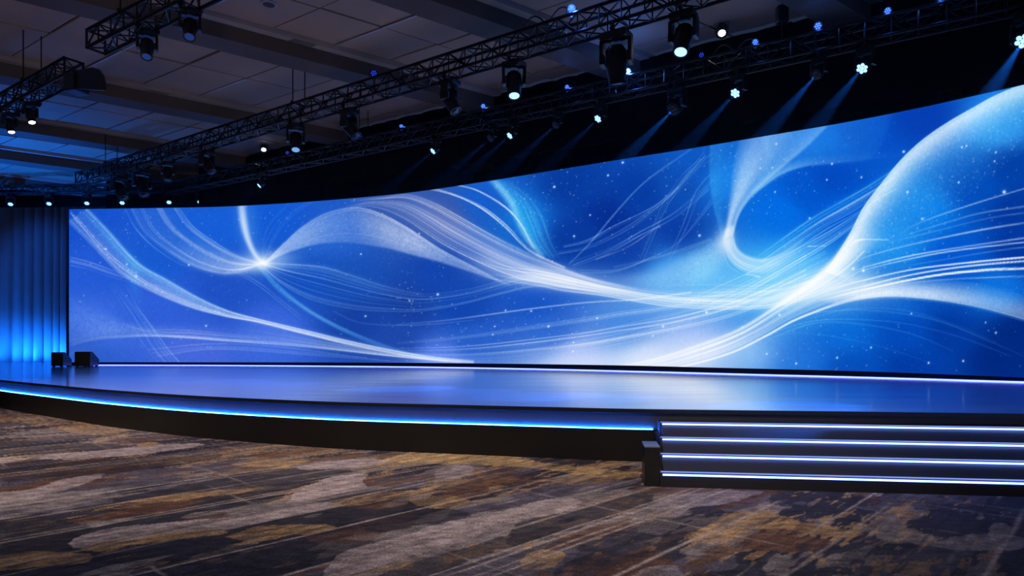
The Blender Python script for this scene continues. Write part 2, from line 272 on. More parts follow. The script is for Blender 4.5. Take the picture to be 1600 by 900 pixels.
    # --- right-hand fan
    fan = [([(1300,434),(1340,407),(1382,392),(1451,375),(1534,358),(1600,347),(1700,332)], 3, 4, .85),
           ([(1300,442),(1340,421),(1409,402),(1479,389),(1600,371),(1700,358)], 4, 3, .9), ([(1300,446),(1340,425),(1423,404),(1493,391),(1600,378),(1700,368)], 3, 2, .8),
           ([(1396,420),(1430,413),(1465,407),(1534,395),(1600,386),(1700,376)], 3, 2, .5),
           ([(1270,460),(1340,440),(1423,421),(1507,410),(1600,401),(1700,394)], 4, 3, 1.), ([(1270,466),(1340,449),(1423,429),(1507,416),(1600,407),(1700,400)], 4, 3, 1.),
           ([(1270,472),(1340,454),(1451,431),(1534,421),(1600,418),(1700,416)], 5, 4, 1.), ([(1340,460),(1396,446),(1479,436),(1600,431),(1700,430)], 2, 2, .6),
           ([(1400,366),(1447,343),(1522,317),(1600,293),(1700,262)], 3, 4, .55), ([(1400,372),(1470,350),(1530,333),(1600,322),(1700,306)], 5, 10, .3), ([(1380,380),(1460,360),(1540,340),(1600,330),(1700,316)], 3, 6, .3)]
    for pts, n, wd, aa in fan:
        lines(pts, [(x, y+wd*(.3+.7*i/len(pts))) for i, (x, y) in enumerate(pts)], n, aa*.68, (225,236,255), .95, (0,.8,1,1,.85,.7), width=(.35, 0), glow=.8)
    lines([(1320,380),(1340,374),(1365,374),(1392,375)], [(1325,385),(1345,376),(1368,375),(1392,375.5)], 4, .8, WH, 1.1, (.3,1,.8,.2))
    low = [(1300,474),(1340,468),(1382,464),(1423,465),(1479,471),(1534,481),(1576,492),(1600,499),(1700,530)]
    upp = [(1270,466),(1340,446),(1400,436),(1451,436),(1507,440),(1550,448),(1590,458),(1620,466),(1700,490)]
    fill(upp, low, .9, (218,228,255), (.15,.45,.8,1,.95), (.2,.95,1,.95,.75,.55,.5,.5,.4), 1.2, .15)
    lines([(x, y-1) for x, y in low], [(x, y+3) for x, y in low], 4, .45, (150,200,255), .95, (.5,.8,1,1,1,1,.9))
    dust([(1440,445),(1500,442),(1550,430),(1600,440)], [(1440,465),(1500,474),(1560,488),(1600,498)], 420, .55, .45)
    # --- fine threads over the dark upper centre
    th = [([(1079,232),(1010,282),(967,326),(923,378),(889,412)], .32, 2), ([(870,392),(923,380),(988,347),(1045,304),(1100,238)], .4, 10), ([(893,410),(949,388),(997,362),(1053,332),(1105,290)], .35, 8),
          ([(905,420),(960,418),(1010,400),(1060,372),(1110,310)], .3, 8), ([(1110,238),(1075,262),(1040,310),(1018,360),(1000,402)], .28, 12), ([(1108,270),(1085,300),(1065,350),(1040,400)], .25, 12),
          ([(880,384),(920,374),(960,352),(1020,322),(1060,290)], .35, 6)]
    for pts, aa, wd in th:
        lines(pts, [(x+wd*.5, y+wd) for x, y in pts], 4, aa, (170,200,255), .9, (.8,1,1,.9,.7), wob=.3)
    lines([(930,405),(980,385),(1030,352)], [(932,407),(982,387),(1032,354)], 2, .3, (255,200,190), .9)
    lines([(958,416),(1010,404),(1060,390),(1110,372)], [(962,420),(1014,408),(1066,394),(1114,376)], 3, .3, (230,205,220), .9)
    # --- stars
    def stars(x, y, v, sg, k, col):
        L = Layer(); splat(L, x, y, v); A, box = raster(L, sg*3); blend(blur(A, sg)*k, box, col)
    n = 1500; stars(rg.uniform(PX0, PX1, n), rg.uniform(PY0, PY1, n), .08+.5*rg.random(n)**4, 1., 5, (200,222,255))
    n = 260; stars(rg.uniform(PX0, PX1, n), rg.uniform(PY0, PY1, n), .2+.6*rg.random(n)**2, 1.3, 9, (190,222,255))
    for cx, cy, sx, sy, n in ((860,290,40,30,60),(830,320,30,40,60),(960,330,50,50,60),(1180,250,60,40,120),(1230,300,50,40,50),(520,340,60,30,50),(420,380,60,40,60),(700,480,80,50,60),(640,490,6,50,30),(860,510,70,30,60),(1300,540,80,30,60),(1060,300,40,60,60),(1500,330,70,50,60),(170,380,40,40,60)):
        stars(rg.normal(cx, sx, n), rg.normal(cy, sy, n), .2+.6*rg.random(n)**2, 1.1, 7, (205,228,255))
    big = [(866,292,2.4),(950,274,2.),(973,254,2.4),(1093,368,2.4),(1412,237,2.6),(1569,300,3.6),(1441,342,2.2),(1300,256,2.),(1498,285,2.),(1418,300,2.2),(1556,238,1.8),(1554,252,1.7),(1503,230,2.),(1510,228,1.8),
           (684,460,2.4),(857,510,2.2),(830,486,1.8),(790,485,1.6),(896,535,1.6),(895,549,1.7),(1036,510,2.2),(1020,525,1.6),(1104,488,2.6),(933,497,1.8),(1265,341,1.8),(1292,281,1.7),(1346,277,1.8),(1211,300,1.6),
           (1198,553,1.8),(1244,568,2.),(1308,559,2.),(1361,543,1.8),(1451,567,2.),(1505,564,2.),(1556,520,1.9),(1424,490,1.6),(1540,504,1.5),(571,494,1.8),(322,509,1.7),(295,414,1.7),(213,432,1.8),(198,413,1.6),(165,389,2.),
           (1333,420,2.6),(1349,423,3.),(922,336,1.6),(897,369,2.),(1207,262,1.6),(1213,225,1.8),(1188,263,1.6),(655,365,1.5),(564,397,1.6),(640,470,1.5),(770,523,1.4),(773,510,1.5),(1218,492,2.2),(1160,511,1.5)]
    for x, y, r in big:
        x0, y0 = int((x-PX0)*SS), int((y-PY0)*SS); k = int(r*SS*3)
        ys, xs = np.mgrid[max(0,y0-k):min(H_,y0+k), max(0,x0-k):min(W_,x0+k)]
        v = np.exp(-(((xs-x0)**2+(ys-y0)**2)/(r*SS*.62)**2))[..., None]*np.array([.93,.96,1]) + .22*np.exp(-(((xs-x0)**2+(ys-y0)**2)/(r*SS*1.4)**2))[..., None]*np.array([.35,.55,1])
        sl_ = img[max(0,y0-k):min(H_,y0+k), max(0,x0-k):min(W_,x0+k)]; sl_[:] = 1-(1-sl_)*(1-np.clip(v, 0, 1))
    # cabinet seams of the wall
    for x in (1343, 1377, 1095, 1246, 640, 700):
        i = int((x-PX0)*SS); img[:, i:i+2] *= .965
    return np.clip(img, 0, 1)
HAZE = True
import bpy, bmesh, random
from mathutils import Vector, Matrix
random.seed(11)
scn = bpy.context.scene
COL = scn.collection
F, CX, HZ, EYE = 1000.0, 800.0, 541.0, 1.3      # focal length in pixels, principal point, eye height in metres
S = 0.593                                       # stage height
def at(x, d): return (x-CX)/F*d
def zat(y, d): return EYE+(HZ-y)/F*d

# ---------------------------------------------------------------- materials
def mat(name, col, rough=.6, metal=0., spec=.5, noise=None, coat=0):
    m = bpy.data.materials.new(name); m.use_nodes = True; nt = m.node_tree; b = nt.nodes['Principled BSDF']
    b.inputs['Base Color'].default_value = (*col, 1); b.inputs['Roughness'].default_value = rough
    b.inputs['Metallic'].default_value = metal; b.inputs['Specular IOR Level'].default_value = spec; b.inputs['Coat Weight'].default_value = coat
    if noise:
        sc, amt = noise[:2]
        tc = nt.nodes.new('ShaderNodeTexCoord'); n = nt.nodes.new('ShaderNodeTexNoise'); n.inputs['Scale'].default_value = sc; n.inputs['Detail'].default_value = 5
        r = nt.nodes.new('ShaderNodeMapRange'); r.inputs['To Min'].default_value = 1-amt; r.inputs['To Max'].default_value = 1+amt
        mx = nt.nodes.new('ShaderNodeVectorMath'); mx.operation = 'SCALE'; mx.inputs[0].default_value = col
        nt.links.new(tc.outputs['Object'], n.inputs['Vector']); nt.links.new(n.outputs['Fac'], r.inputs['Value'])
        nt.links.new(r.outputs['Result'], mx.inputs['Scale']); nt.links.new(mx.outputs['Vector'], b.inputs['Base Color'])
    return m
def glowmat(name, col, st):
    m = bpy.data.materials.new(name); m.use_nodes = True; nt = m.node_tree; nt.nodes.remove(nt.nodes['Principled BSDF'])
    e = nt.nodes.new('ShaderNodeEmission'); e.inputs['Color'].default_value = (*col, 1); e.inputs['Strength'].default_value = st
    nt.links.new(e.outputs[0], nt.nodes['Material Output'].inputs[0]); return m
M = dict(
    black=mat('black paint', (.012, .012, .014), .45, noise=(6, .3)),
    truss=mat('black coated aluminium', (.011, .012, .015), .32, .4, noise=(9, .3)),
    fixture=mat('black fixture plastic', (.008, .008, .009), .34, noise=(12, .3)),
    bezel=mat('dark bezel', (.03, .03, .035), .25, .5),
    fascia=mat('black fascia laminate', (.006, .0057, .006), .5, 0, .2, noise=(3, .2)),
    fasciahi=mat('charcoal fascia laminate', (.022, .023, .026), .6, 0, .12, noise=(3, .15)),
    step=mat('black gloss step', (.017, .018, .022), .4, 0, .2, noise=(4, .2)),
    trim=mat('aluminium trim', (.5, .5, .52), .3, .9),
    plate=mat('ceiling void', (.03, .026, .024), .9),
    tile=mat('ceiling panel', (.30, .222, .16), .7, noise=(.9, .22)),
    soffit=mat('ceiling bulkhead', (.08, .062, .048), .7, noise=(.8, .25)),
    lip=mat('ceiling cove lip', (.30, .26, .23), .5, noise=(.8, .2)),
    tbar=mat('ceiling grid strip', (.5, .5, .5), .35, .7),
    wall=mat('dark wall', (.012, .012, .014), .9, 0, .1, noise=(1, .3)),
    drape=mat('black drape', (.003, .003, .0035), .95, 0, 0, noise=(3, .3)),
    curtain=mat('grey stage curtain', (.20, .21, .23), .8, noise=(2, .12)),
    cable=mat('cable rubber', (.012, .012, .012), .6, noise=(20, .2)),
    grille=mat('speaker grille', (.02, .02, .022), .55, noise=(60, .4)),
    glass=mat('dark lens glass', (.01, .012, .018), .08, 0, .8),
    led=glowmat('stage edge led', (.035, .16, 1.), 32), ledt=glowmat('stage edge led top', (.003, .15, 1.), 900), ledw=glowmat('step led', (.14, .26, 1.), 10), leds=glowmat('step led soft', (.24, .36, 1.), 1.0),
    ledb=glowmat('wall base led', (.09, .13, 1.), 8),
    lens=glowmat('lit cool lens', (.24, .52, 1.), 2.8), lensw=glowmat('lit white lens', (1., .93, .82), 16), lensrefl=glowmat('dim blue lens', (.08, .22, 1.), .16), lensm=glowmat('half lit blue lens', (.2, .45, 1.), .9),  # weakest blue lens glow imitates a reflection on unlit glass
    diode=glowmat('blue diode', (.04, .10, 1.), 4.5), diodeb=glowmat('bright blue diode', (.08, .2, 1.), 30), dioded=glowmat('faint blue diode', (.02, .06, 1.), .9),
)

# ---------------------------------------------------------------- mesh helpers
def obj(name, bm, m, parent=None, smooth=False, loc=None):
    me = bpy.data.meshes.new(name); bm.normal_update(); bm.to_mesh(me); bm.free()
    if smooth:
        for p in me.polygons: p.use_smooth = True
        try: me.set_sharp_from_angle(angle=math.radians(38))
        except Exception: pass
    for k in (m if isinstance(m, (list, tuple)) else [m]): me.materials.append(k)
    o = bpy.data.objects.new(name, me); COL.objects.link(o)
    if parent: o.parent = parent
    if loc: o.location = loc
    return o
def thing(name, label, cat, loc=(0, 0, 0), group=None, rz=0.):
    o = bpy.data.objects.new(name, None); COL.objects.link(o); o.location = loc; o.rotation_euler = (0, 0, rz)
    return tag(o, label, cat, group)
def tag(o, label, cat, group=None, kind=None):
    if label: o['label'] = label
    if cat: o['category'] = cat
    if group: o['group'] = group
    if kind: o['kind'] = kind
    return o
def struct(o, label=None, cat=None): o['kind'] = 'structure'; return tag(o, label, cat)
def box(bm, c, s, rot=None, bev=0.):
    mt = Matrix.Translation(c) @ (rot.to_4x4() if rot else Matrix()) @ Matrix.Diagonal((*s, 1))
    r = bmesh.ops.create_cube(bm, size=1, matrix=mt)
    if bev: bmesh.ops.bevel(bm, geom=list({e for v in r['verts'] for e in v.link_edges}), offset=bev, segments=2, affect='EDGES', profile=.7)
def tube(bm, a, b, r, n=6, caps=True):
    a, b = Vector(a), Vector(b); d = b-a
    if d.length < 1e-6: return
    bmesh.ops.create_cone(bm, cap_ends=caps, segments=n, radius1=r, radius2=r, depth=d.length, matrix=Matrix.Translation((a+b)/2) @ d.to_track_quat('Z', 'Y').to_matrix().to_4x4())
def wire(bm, pts, r, n=6):
    for a, b in zip(pts, pts[1:]): tube(bm, a, b, r, n)
def lathe(bm, prof, n=24, mx=None, close=True):
    mx = mx or Matrix(); rings = []
    for r, z in prof: rings.append([bm.verts.new(mx @ Vector((r*math.cos(2*math.pi*i/n), r*math.sin(2*math.pi*i/n), z))) for i in range(n)])
    for p, q in zip(rings, rings[1:]):
        for i in range(n): bm.faces.new((p[i], p[(i+1) % n], q[(i+1) % n], q[i]))
    if close: bm.faces.new(rings[0][::-1]); bm.faces.new(rings[-1])
def strip(bm, plan, z0, z1, off0, off1):
    """a solid running along a plan curve between two sideways offsets and two heights (z may be per point)"""
    n = len(plan); nor = []
    for i in range(n):
        a, b = plan[max(0, i-1)], plan[min(n-1, i+1)]; t = (Vector(b)-Vector(a)).normalized(); nor.append(Vector((-t.y, t.x)))
    zz = lambda z, i: z[i] if hasattr(z, '__len__') else z
    vs = []
    for i, p in enumerate(plan):
        p = Vector(p[:2]); A, B = p+nor[i]*off0, p+nor[i]*off1
        vs.append([bm.verts.new((A.x, A.y, zz(z0, i))), bm.verts.new((B.x, B.y, zz(z0, i))), bm.verts.new((B.x, B.y, zz(z1, i))), bm.verts.new((A.x, A.y, zz(z1, i)))])
    for p, q in zip(vs, vs[1:]):
        for k in range(4): bm.faces.new((p[k], p[(k+1) % 4], q[(k+1) % 4], q[k]))
    bm.faces.new(vs[0][::-1]); bm.faces.new(vs[-1]); bmesh.ops.recalc_face_normals(bm, faces=bm.faces)
def prism(bm, poly, z0, z1, mx=None):
    mx = mx or Matrix()
    a = [bm.verts.new(mx @ Vector((x, y, z0))) for x, y in poly]; b = [bm.verts.new(mx @ Vector((x, y, z1))) for x, y in poly]
    bm.faces.new(a[::-1]); bm.faces.new(b)
    for i in range(len(poly)): j = (i+1) % len(poly); bm.faces.new((a[i], a[j], b[j], b[i]))
    bmesh.ops.recalc_face_normals(bm, faces=bm.faces)
N = lambda: bmesh.new()
def spline2(pts, n): return [tuple(p) for p in catmull(pts, n)]
def copy_tree(o, parent=None):
    c = o.copy(); COL.objects.link(c)
    if parent: c.parent = parent
    for ch in list(o.children): copy_tree(ch, c)
    return c
def ordinal(i): return ['first', 'second', 'third', 'fourth', 'fifth', 'sixth', 'seventh', 'eighth', 'ninth', 'tenth', 'eleventh', 'twelfth'][i]

# ---------------------------------------------------------------- camera
cam = bpy.data.cameras.new('camera'); co = bpy.data.objects.new('camera', cam); COL.objects.link(co)
co.location = (0, 0, EYE); co.rotation_euler = (math.pi/2, 0, 0); cam.sensor_width = 36; cam.lens = F/1600*36; cam.shift_y = (HZ-450)/1600; cam.clip_end = 200
scn.camera = co

# ---------------------------------------------------------------- carpet
def vnoise(x, y, seed):
    xi = np.floor(x).astype(np.int64); yi = np.floor(y).astype(np.int64); fx = x-xi; fy = y-yi
    fx = fx*fx*(3-2*fx); fy = fy*fy*(3-2*fy)
    def h(a, b):
        n = (a*374761393 + b*668265263 + seed*1442695041) & 0x7fffffff; n = ((n ^ (n >> 13))*1274126177) & 0x7fffffff
        return ((n ^ (n >> 16)) & 0xffff)/65535.
    return (h(xi, yi)*(1-fx)+h(xi+1, yi)*fx)*(1-fy) + (h(xi, yi+1)*(1-fx)+h(xi+1, yi+1)*fx)*fy
def fbm(x, y, seed, o=4): return sum(vnoise(x*2**k, y*2**k, seed+k*17)*.5**k for k in range(o))/sum(.5**k for k in range(o))
TAUPE, OCHRE, BROWN, DARK, GOLD, MAUVE = (.245,.212,.225), (.25,.165,.08), (.075,.038,.024), (.016,.016,.024), (.40,.28,.12), (.17,.155,.18)
def lf(pts): return [(x/2, 620+y/2) for x, y in pts]
def rt(pts): return [(800+x/2, 690+y/2) for x, y in pts]
PATCH = [   # colour, strength, outline of each patch of the woven pattern
    (DARK, .85, lf([(0,390),(170,370),(270,420),(210,465),(0,478)])), (DARK, .8, lf([(480,297),(640,262),(720,246),(900,222),(1040,226),(1100,236),(980,262),(860,320),(700,345),(640,352),(690,330),(560,312)])),
    (DARK, .8, lf([(1060,380),(1350,345),(1460,375),(1250,415),(1080,428)])), (DARK, .75, lf([(0,135),(300,145),(430,155),(280,168),(0,182)])), (DARK, .6, lf([(0,210),(500,190),(700,180),(640,200),(400,235),(100,262),(0,262)])),
    (DARK, .7, lf([(700,470),(900,450),(1060,445),(1180,455),(1000,520),(900,560),(420,560)])), (DARK, .8, rt([(0,260),(400,160),(440,190),(200,270),(0,335)])), (DARK, .6, rt([(200,330),(420,250),(640,230),(560,290),(300,400),(180,420)])),
    (DARK, .6, rt([(1100,300),(1300,330),(1600,310),(1600,420),(1000,420)])), (DARK, .6, rt([(860,190),(1000,200),(1120,185),(1000,215),(900,215)])), (DARK, .75, lf([(1280,520),(1500,455),(1700,405),(1760,420),(1500,500),(1350,560),(1180,560)])),
    (BROWN, .8, lf([(200,388),(380,355),(560,335),(640,345),(520,365),(330,385),(240,396)])), (BROWN, .8, lf([(1370,290),(1500,278),(1530,295),(1480,314),(1400,316)])), (BROWN, .7, lf([(1090,345),(1180,325),(1290,330),(1200,352)])),
    (BROWN, .85, rt([(690,310),(740,290),(900,295),(1000,310),(960,335),(860,348),(740,335)])), (BROWN, .6, lf([(640,255),(720,220),(900,205),(860,222),(760,240)])), (BROWN, .6, lf([(60,270),(200,262),(380,265),(360,280),(200,284)])), (BROWN,.55,lf([(960,440),(1100,415),(1200,430),(1120,455),(1010,460)])),
    (TAUPE, .9, lf([(930,220),(1000,205),(1100,195),(1200,198),(1210,206),(1140,218),(1050,225),(960,229)])), (TAUPE, .95, lf([(890,332),(930,295),(980,268),(1050,248),(1130,240),(1140,260),(1135,287),(1050,305),(960,325)])),
    (TAUPE, .8, lf([(215,460),(270,425),(400,405),(600,385),(760,370),(900,345),(1000,330),(1080,335),(960,365),(800,395),(640,420),(480,440),(330,458),(250,472)])),
    (TAUPE, .8, [(500,892),(540,862),(620,838),(720,812),(800,795),(850,783),(890,778),(908,785),(880,798),(800,817),(720,846),(640,870),(560,896),(500,912)]),
    (TAUPE, .85, lf([(110,192),(200,175),(350,165),(450,152),(600,145),(645,150),(560,165),(420,182),(330,188),(200,196)])), (TAUPE, .8, lf([(-60,188),(0,190),(60,189),(85,196),(0,209),(-60,212)])), (TAUPE, .7, lf([(-60,310),(0,300),(100,285),(200,255),(325,240),(290,262),(200,290),(120,312),(0,332),(-60,340)])),
    (MAUVE, .8, rt([(430,205),(480,180),(600,155),(780,155),(700,185),(520,207)])), (TAUPE, .7, lf([(1350,247),(1370,225),(1450,213),(1488,225),(1460,245),(1400,263),(1352,266)])), (MAUVE, .6, rt([(360,425),(420,395),(500,385),(520,425)])), (MAUVE, .6, rt([(1280,320),(1450,290),(1600,300),(1600,330),(1400,340)])),
    (GOLD, .8, lf([(1180,200),(1250,180),(1340,172),(1640,190),(1640,214),(1450,213),(1300,208)])), (OCHRE, .75, lf([(1035,332),(1150,305),(1300,290),(1400,295),(1300,312),(1150,335),(1060,342)])), (OCHRE, .8, lf([(1280,322),(1400,310),(1472,325),(1420,345),(1330,347)])),
    (OCHRE, .8, lf([(240,472),(400,440),(640,415),(700,425),(560,445),(400,465),(300,482)])), (OCHRE, .85, lf([(700,430),(800,405),(950,400),(1060,408),(1000,425),(880,440),(800,452),(720,440)])), (OCHRE, .6, lf([(-40,500),(150,480),(290,495),(260,520),(120,532),(-40,542)])),
    (OCHRE, .65, lf([(400,327),(600,300),(835,283),(700,307),(500,327)])), (OCHRE, .8, lf([(720,211),(800,190),(960,195),(930,211),(800,219)])), (OCHRE, .8, lf([(430,146),(480,139),(497,150),(450,159)])), (OCHRE, .6, lf([(150,95),(300,80),(420,100),(300,120)])), (OCHRE,.55,lf([(-40,52),(60,50),(200,70),(110,85),(-40,70)])),
    (OCHRE, .75, rt([(520,297),(600,260),(700,225),(800,223),(900,250),(1000,265),(1092,290),(1080,306),(950,291),(870,275),(760,275),(640,302)])), (OCHRE, .7, rt([(20,380),(60,345),(130,340),(152,365),(110,392),(40,397)])), (GOLD, .6, rt([(-10,58),(130,68),(300,88),(410,95),(390,112),(230,110),(100,86),(-10,77)])),
    (OCHRE,.5,rt([(100,120),(220,105),(350,110),(300,130),(180,135)])),
]
def make_carpet():
    xs = np.r_[-9000, -4000, -2000, -1200, -700, np.arange(-400, 0, 8), np.arange(0, 1600, 1.7), np.arange(1600, 2000, 8), 2400, 3200, 5000, 9000]
    ys = np.r_[np.arange(572, 632, 3), np.arange(632, 904, 1.0), np.arange(904, 1040, 6), 1200, 1500, 2000]
    d = EYE*F/(ys-HZ); X = (xs[None]-CX)/F*d[:, None]; Y = np.repeat(d[:, None], len(xs), 1)
    X = np.vstack([X, X[-1:]*6, X[-1:]*9]); Y = np.vstack([Y, np.full((1, len(xs)), -1.), np.full((1, len(xs)), -6.)])
    X = np.clip(X, -30, 17)
    # frame turned to the run of the pattern
    ca, sa = .69, .724
    p = X*ca+Y*sa; q = -X*sa+Y*ca
    e_ = fbm(p*4, q*26, 13, 3)-.5; wx = X+.12*(fbm(X*3, Y*3, 5)-.5)+.06*(fbm(X*11, Y*11, 8)-.5)+ca*.03*e_; wy = Y+.12*(fbm(X*3, Y*3, 6)-.5)+.06*(fbm(X*11, Y*11, 9)-.5)+sa*.03*e_
    a = fbm(p*.8+fbm(X, Y, 3), q*2.2, 21); b = fbm(p*1.6, q*7, 31); c = fbm(p*.7+9, q*1.7, 41); e = fbm(p*3, q*20, 51, 3)
    def mixc(C, col, w): return C*(1-w[..., None])+np.array(col)*w[..., None]
    def ss(v, lo, hi): t = np.clip((v-lo)/(hi-lo), 0, 1); return t*t*(3-2*t)
    C = np.ones(X.shape+(3,))*np.array((.060, .056, .078))
    C = mixc(C, DARK, ss(a, .475, .495)*.85); C = mixc(C, (.15,.135,.14), ss(.35*b+.65*fbm(p*.9+30, q*2.4, 25), .555, .57)*.75)
    fine = fbm(p*7, q*30, 15, 3); C = mixc(C, OCHRE, ss(.45*c+.2*b+.35*fine, .575, .60)*.75); C = mixc(C, BROWN, ss(fbm(p*1.1+4, q*3, 61), .64, .66)*.7)
    for col, st, poly in PATCH:
        W = np.array([((x-CX)*EYE/(y-HZ), EYE*F/(y-HZ)) for x, y in poly]); n = len(W)
        W = np.array(catmull(np.vstack([W, W[:1]]), n*6))[:-1]
        lo, hi = W.min(0)-.1, W.max(0)+.1
        k = np.nonzero((wx > lo[0]) & (wx < hi[0]) & (wy > lo[1]) & (wy < hi[1])); x, y = wx[k], wy[k]; ins = np.zeros(len(x), bool)
        for (x0, y0), (x1, y1) in zip(W, np.roll(W, -1, 0)):
            if y0 == y1: continue
            cr = ((y0 > y) != (y1 > y)) & (x < (x1-x0)*(y-y0)/(y1-y0)+x0); ins ^= cr
        worn = .35+.65*ss(b[k]*.4+fine[k]*.6, .40, .54) if col in (OCHRE, GOLD, BROWN) else .86+.14*ss(e[k], .4, .6)
        w = ins*st*worn; C[k] = C[k]*(1-w[:, None])+np.array(col)*w[:, None]
    # ruled lines of the weave
    jit = .05*(fbm(X*2, Y*2, 77)-.5)
    wd = np.clip(.0013*np.hypot(X, Y)-.004, 0, .03)
    rgl = np.random.default_rng(4); u = -26.
    while u < 18:
        w = rgl.uniform(.007, .014); on = ss(fbm(p*.55+u*7, q*0+u, 90), .36, .50)*rgl.uniform(.4, .95); col = (.26,.23,.22) if rgl.random() < .75 else (.012,.012,.016)
        C = mixc(C, col, np.exp(-((q-u+jit*.6)/(w+wd))**2)*w/(w+wd)*1.4*on); u += rgl.choice([.07, .12, .2, .3, .42, .5])
    u = -20.
    while u < 34:
        w = rgl.uniform(.007, .013); on = ss(fbm(q*.7+u*5, p*0+u, 95), .48, .58)*rgl.uniform(.3, .65)
        C = mixc(C, (.24,.21,.20), np.exp(-((p-u+jit*1.5)/(w+wd))**2)*w/(w+wd)*1.4*on); u += rgl.choice([.3, .55, .8, 1.1])
    C *= (.62+.76*e)[..., None]*(.35+1.3*fbm(X*13, Y*26, 71, 3))[..., None]
    R_, Cn = X.shape; v = np.c_[X.ravel(), Y.ravel(), np.zeros(X.size)]
    i = np.arange(R_*Cn).reshape(R_, Cn); f = np.stack([i[1:, :-1], i[1:, 1:], i[:-1, 1:], i[:-1, :-1]], -1).reshape(-1, 4)
    me = bpy.data.meshes.new('floor'); me.vertices.add(len(v)); me.vertices.foreach_set('co', v.astype(np.float32).ravel())
    me.loops.add(f.size); me.loops.foreach_set('vertex_index', f.astype(np.int32).ravel()); me.polygons.add(len(f)); me.polygons.foreach_set('loop_start', np.arange(0, f.size, 4, dtype=np.int32))
    me.update(calc_edges=True)
    at_ = me.color_attributes.new('weave', 'FLOAT_COLOR', 'POINT'); at_.data.foreach_set('color', np.c_[C.reshape(-1, 3), np.ones(X.size)].astype(np.float32).ravel())
    m = bpy.data.materials.new('patterned carpet'); m.use_nodes = True; nt = m.node_tree; bs = nt.nodes['Principled BSDF']
    ac = nt.nodes.new('ShaderNodeAttribute'); ac.attribute_name = 'weave'; tc = nt.nodes.new('ShaderNodeTexCoord')
    n1 = nt.nodes.new('ShaderNodeTexNoise'); n1.inputs['Scale'].default_value = 55; n1.inputs['Detail'].default_value = 6; n1.inputs['Roughness'].default_value = .7
    r = nt.nodes.new('ShaderNodeMapRange'); r.inputs['From Min'].default_value = .3; r.inputs['From Max'].default_value = .7; r.inputs['To Min'].default_value = .25; r.inputs['To Max'].default_value = 1.75
    sc = nt.nodes.new('ShaderNodeVectorMath'); sc.operation = 'SCALE'; bp = nt.nodes.new('ShaderNodeBump'); bp.inputs['Strength'].default_value = .5; bp.inputs['Distance'].default_value = .012
    L = nt.links.new; L(tc.outputs['Object'], n1.inputs['Vector']); L(n1.outputs['Fac'], r.inputs['Value']); L(ac.outputs['Color'], sc.inputs[0]); L(r.outputs['Result'], sc.inputs['Scale'])
    L(sc.outputs[0], bs.inputs['Base Color']); L(n1.outputs['Fac'], bp.inputs['Height']); L(bp.outputs['Normal'], bs.inputs['Normal'])
    bs.inputs['Roughness'].default_value = .85; bs.inputs['Specular IOR Level'].default_value = .15
    me.materials.append(m); o = bpy.data.objects.new('floor', me); COL.objects.link(o); struct(o)
make_carpet()

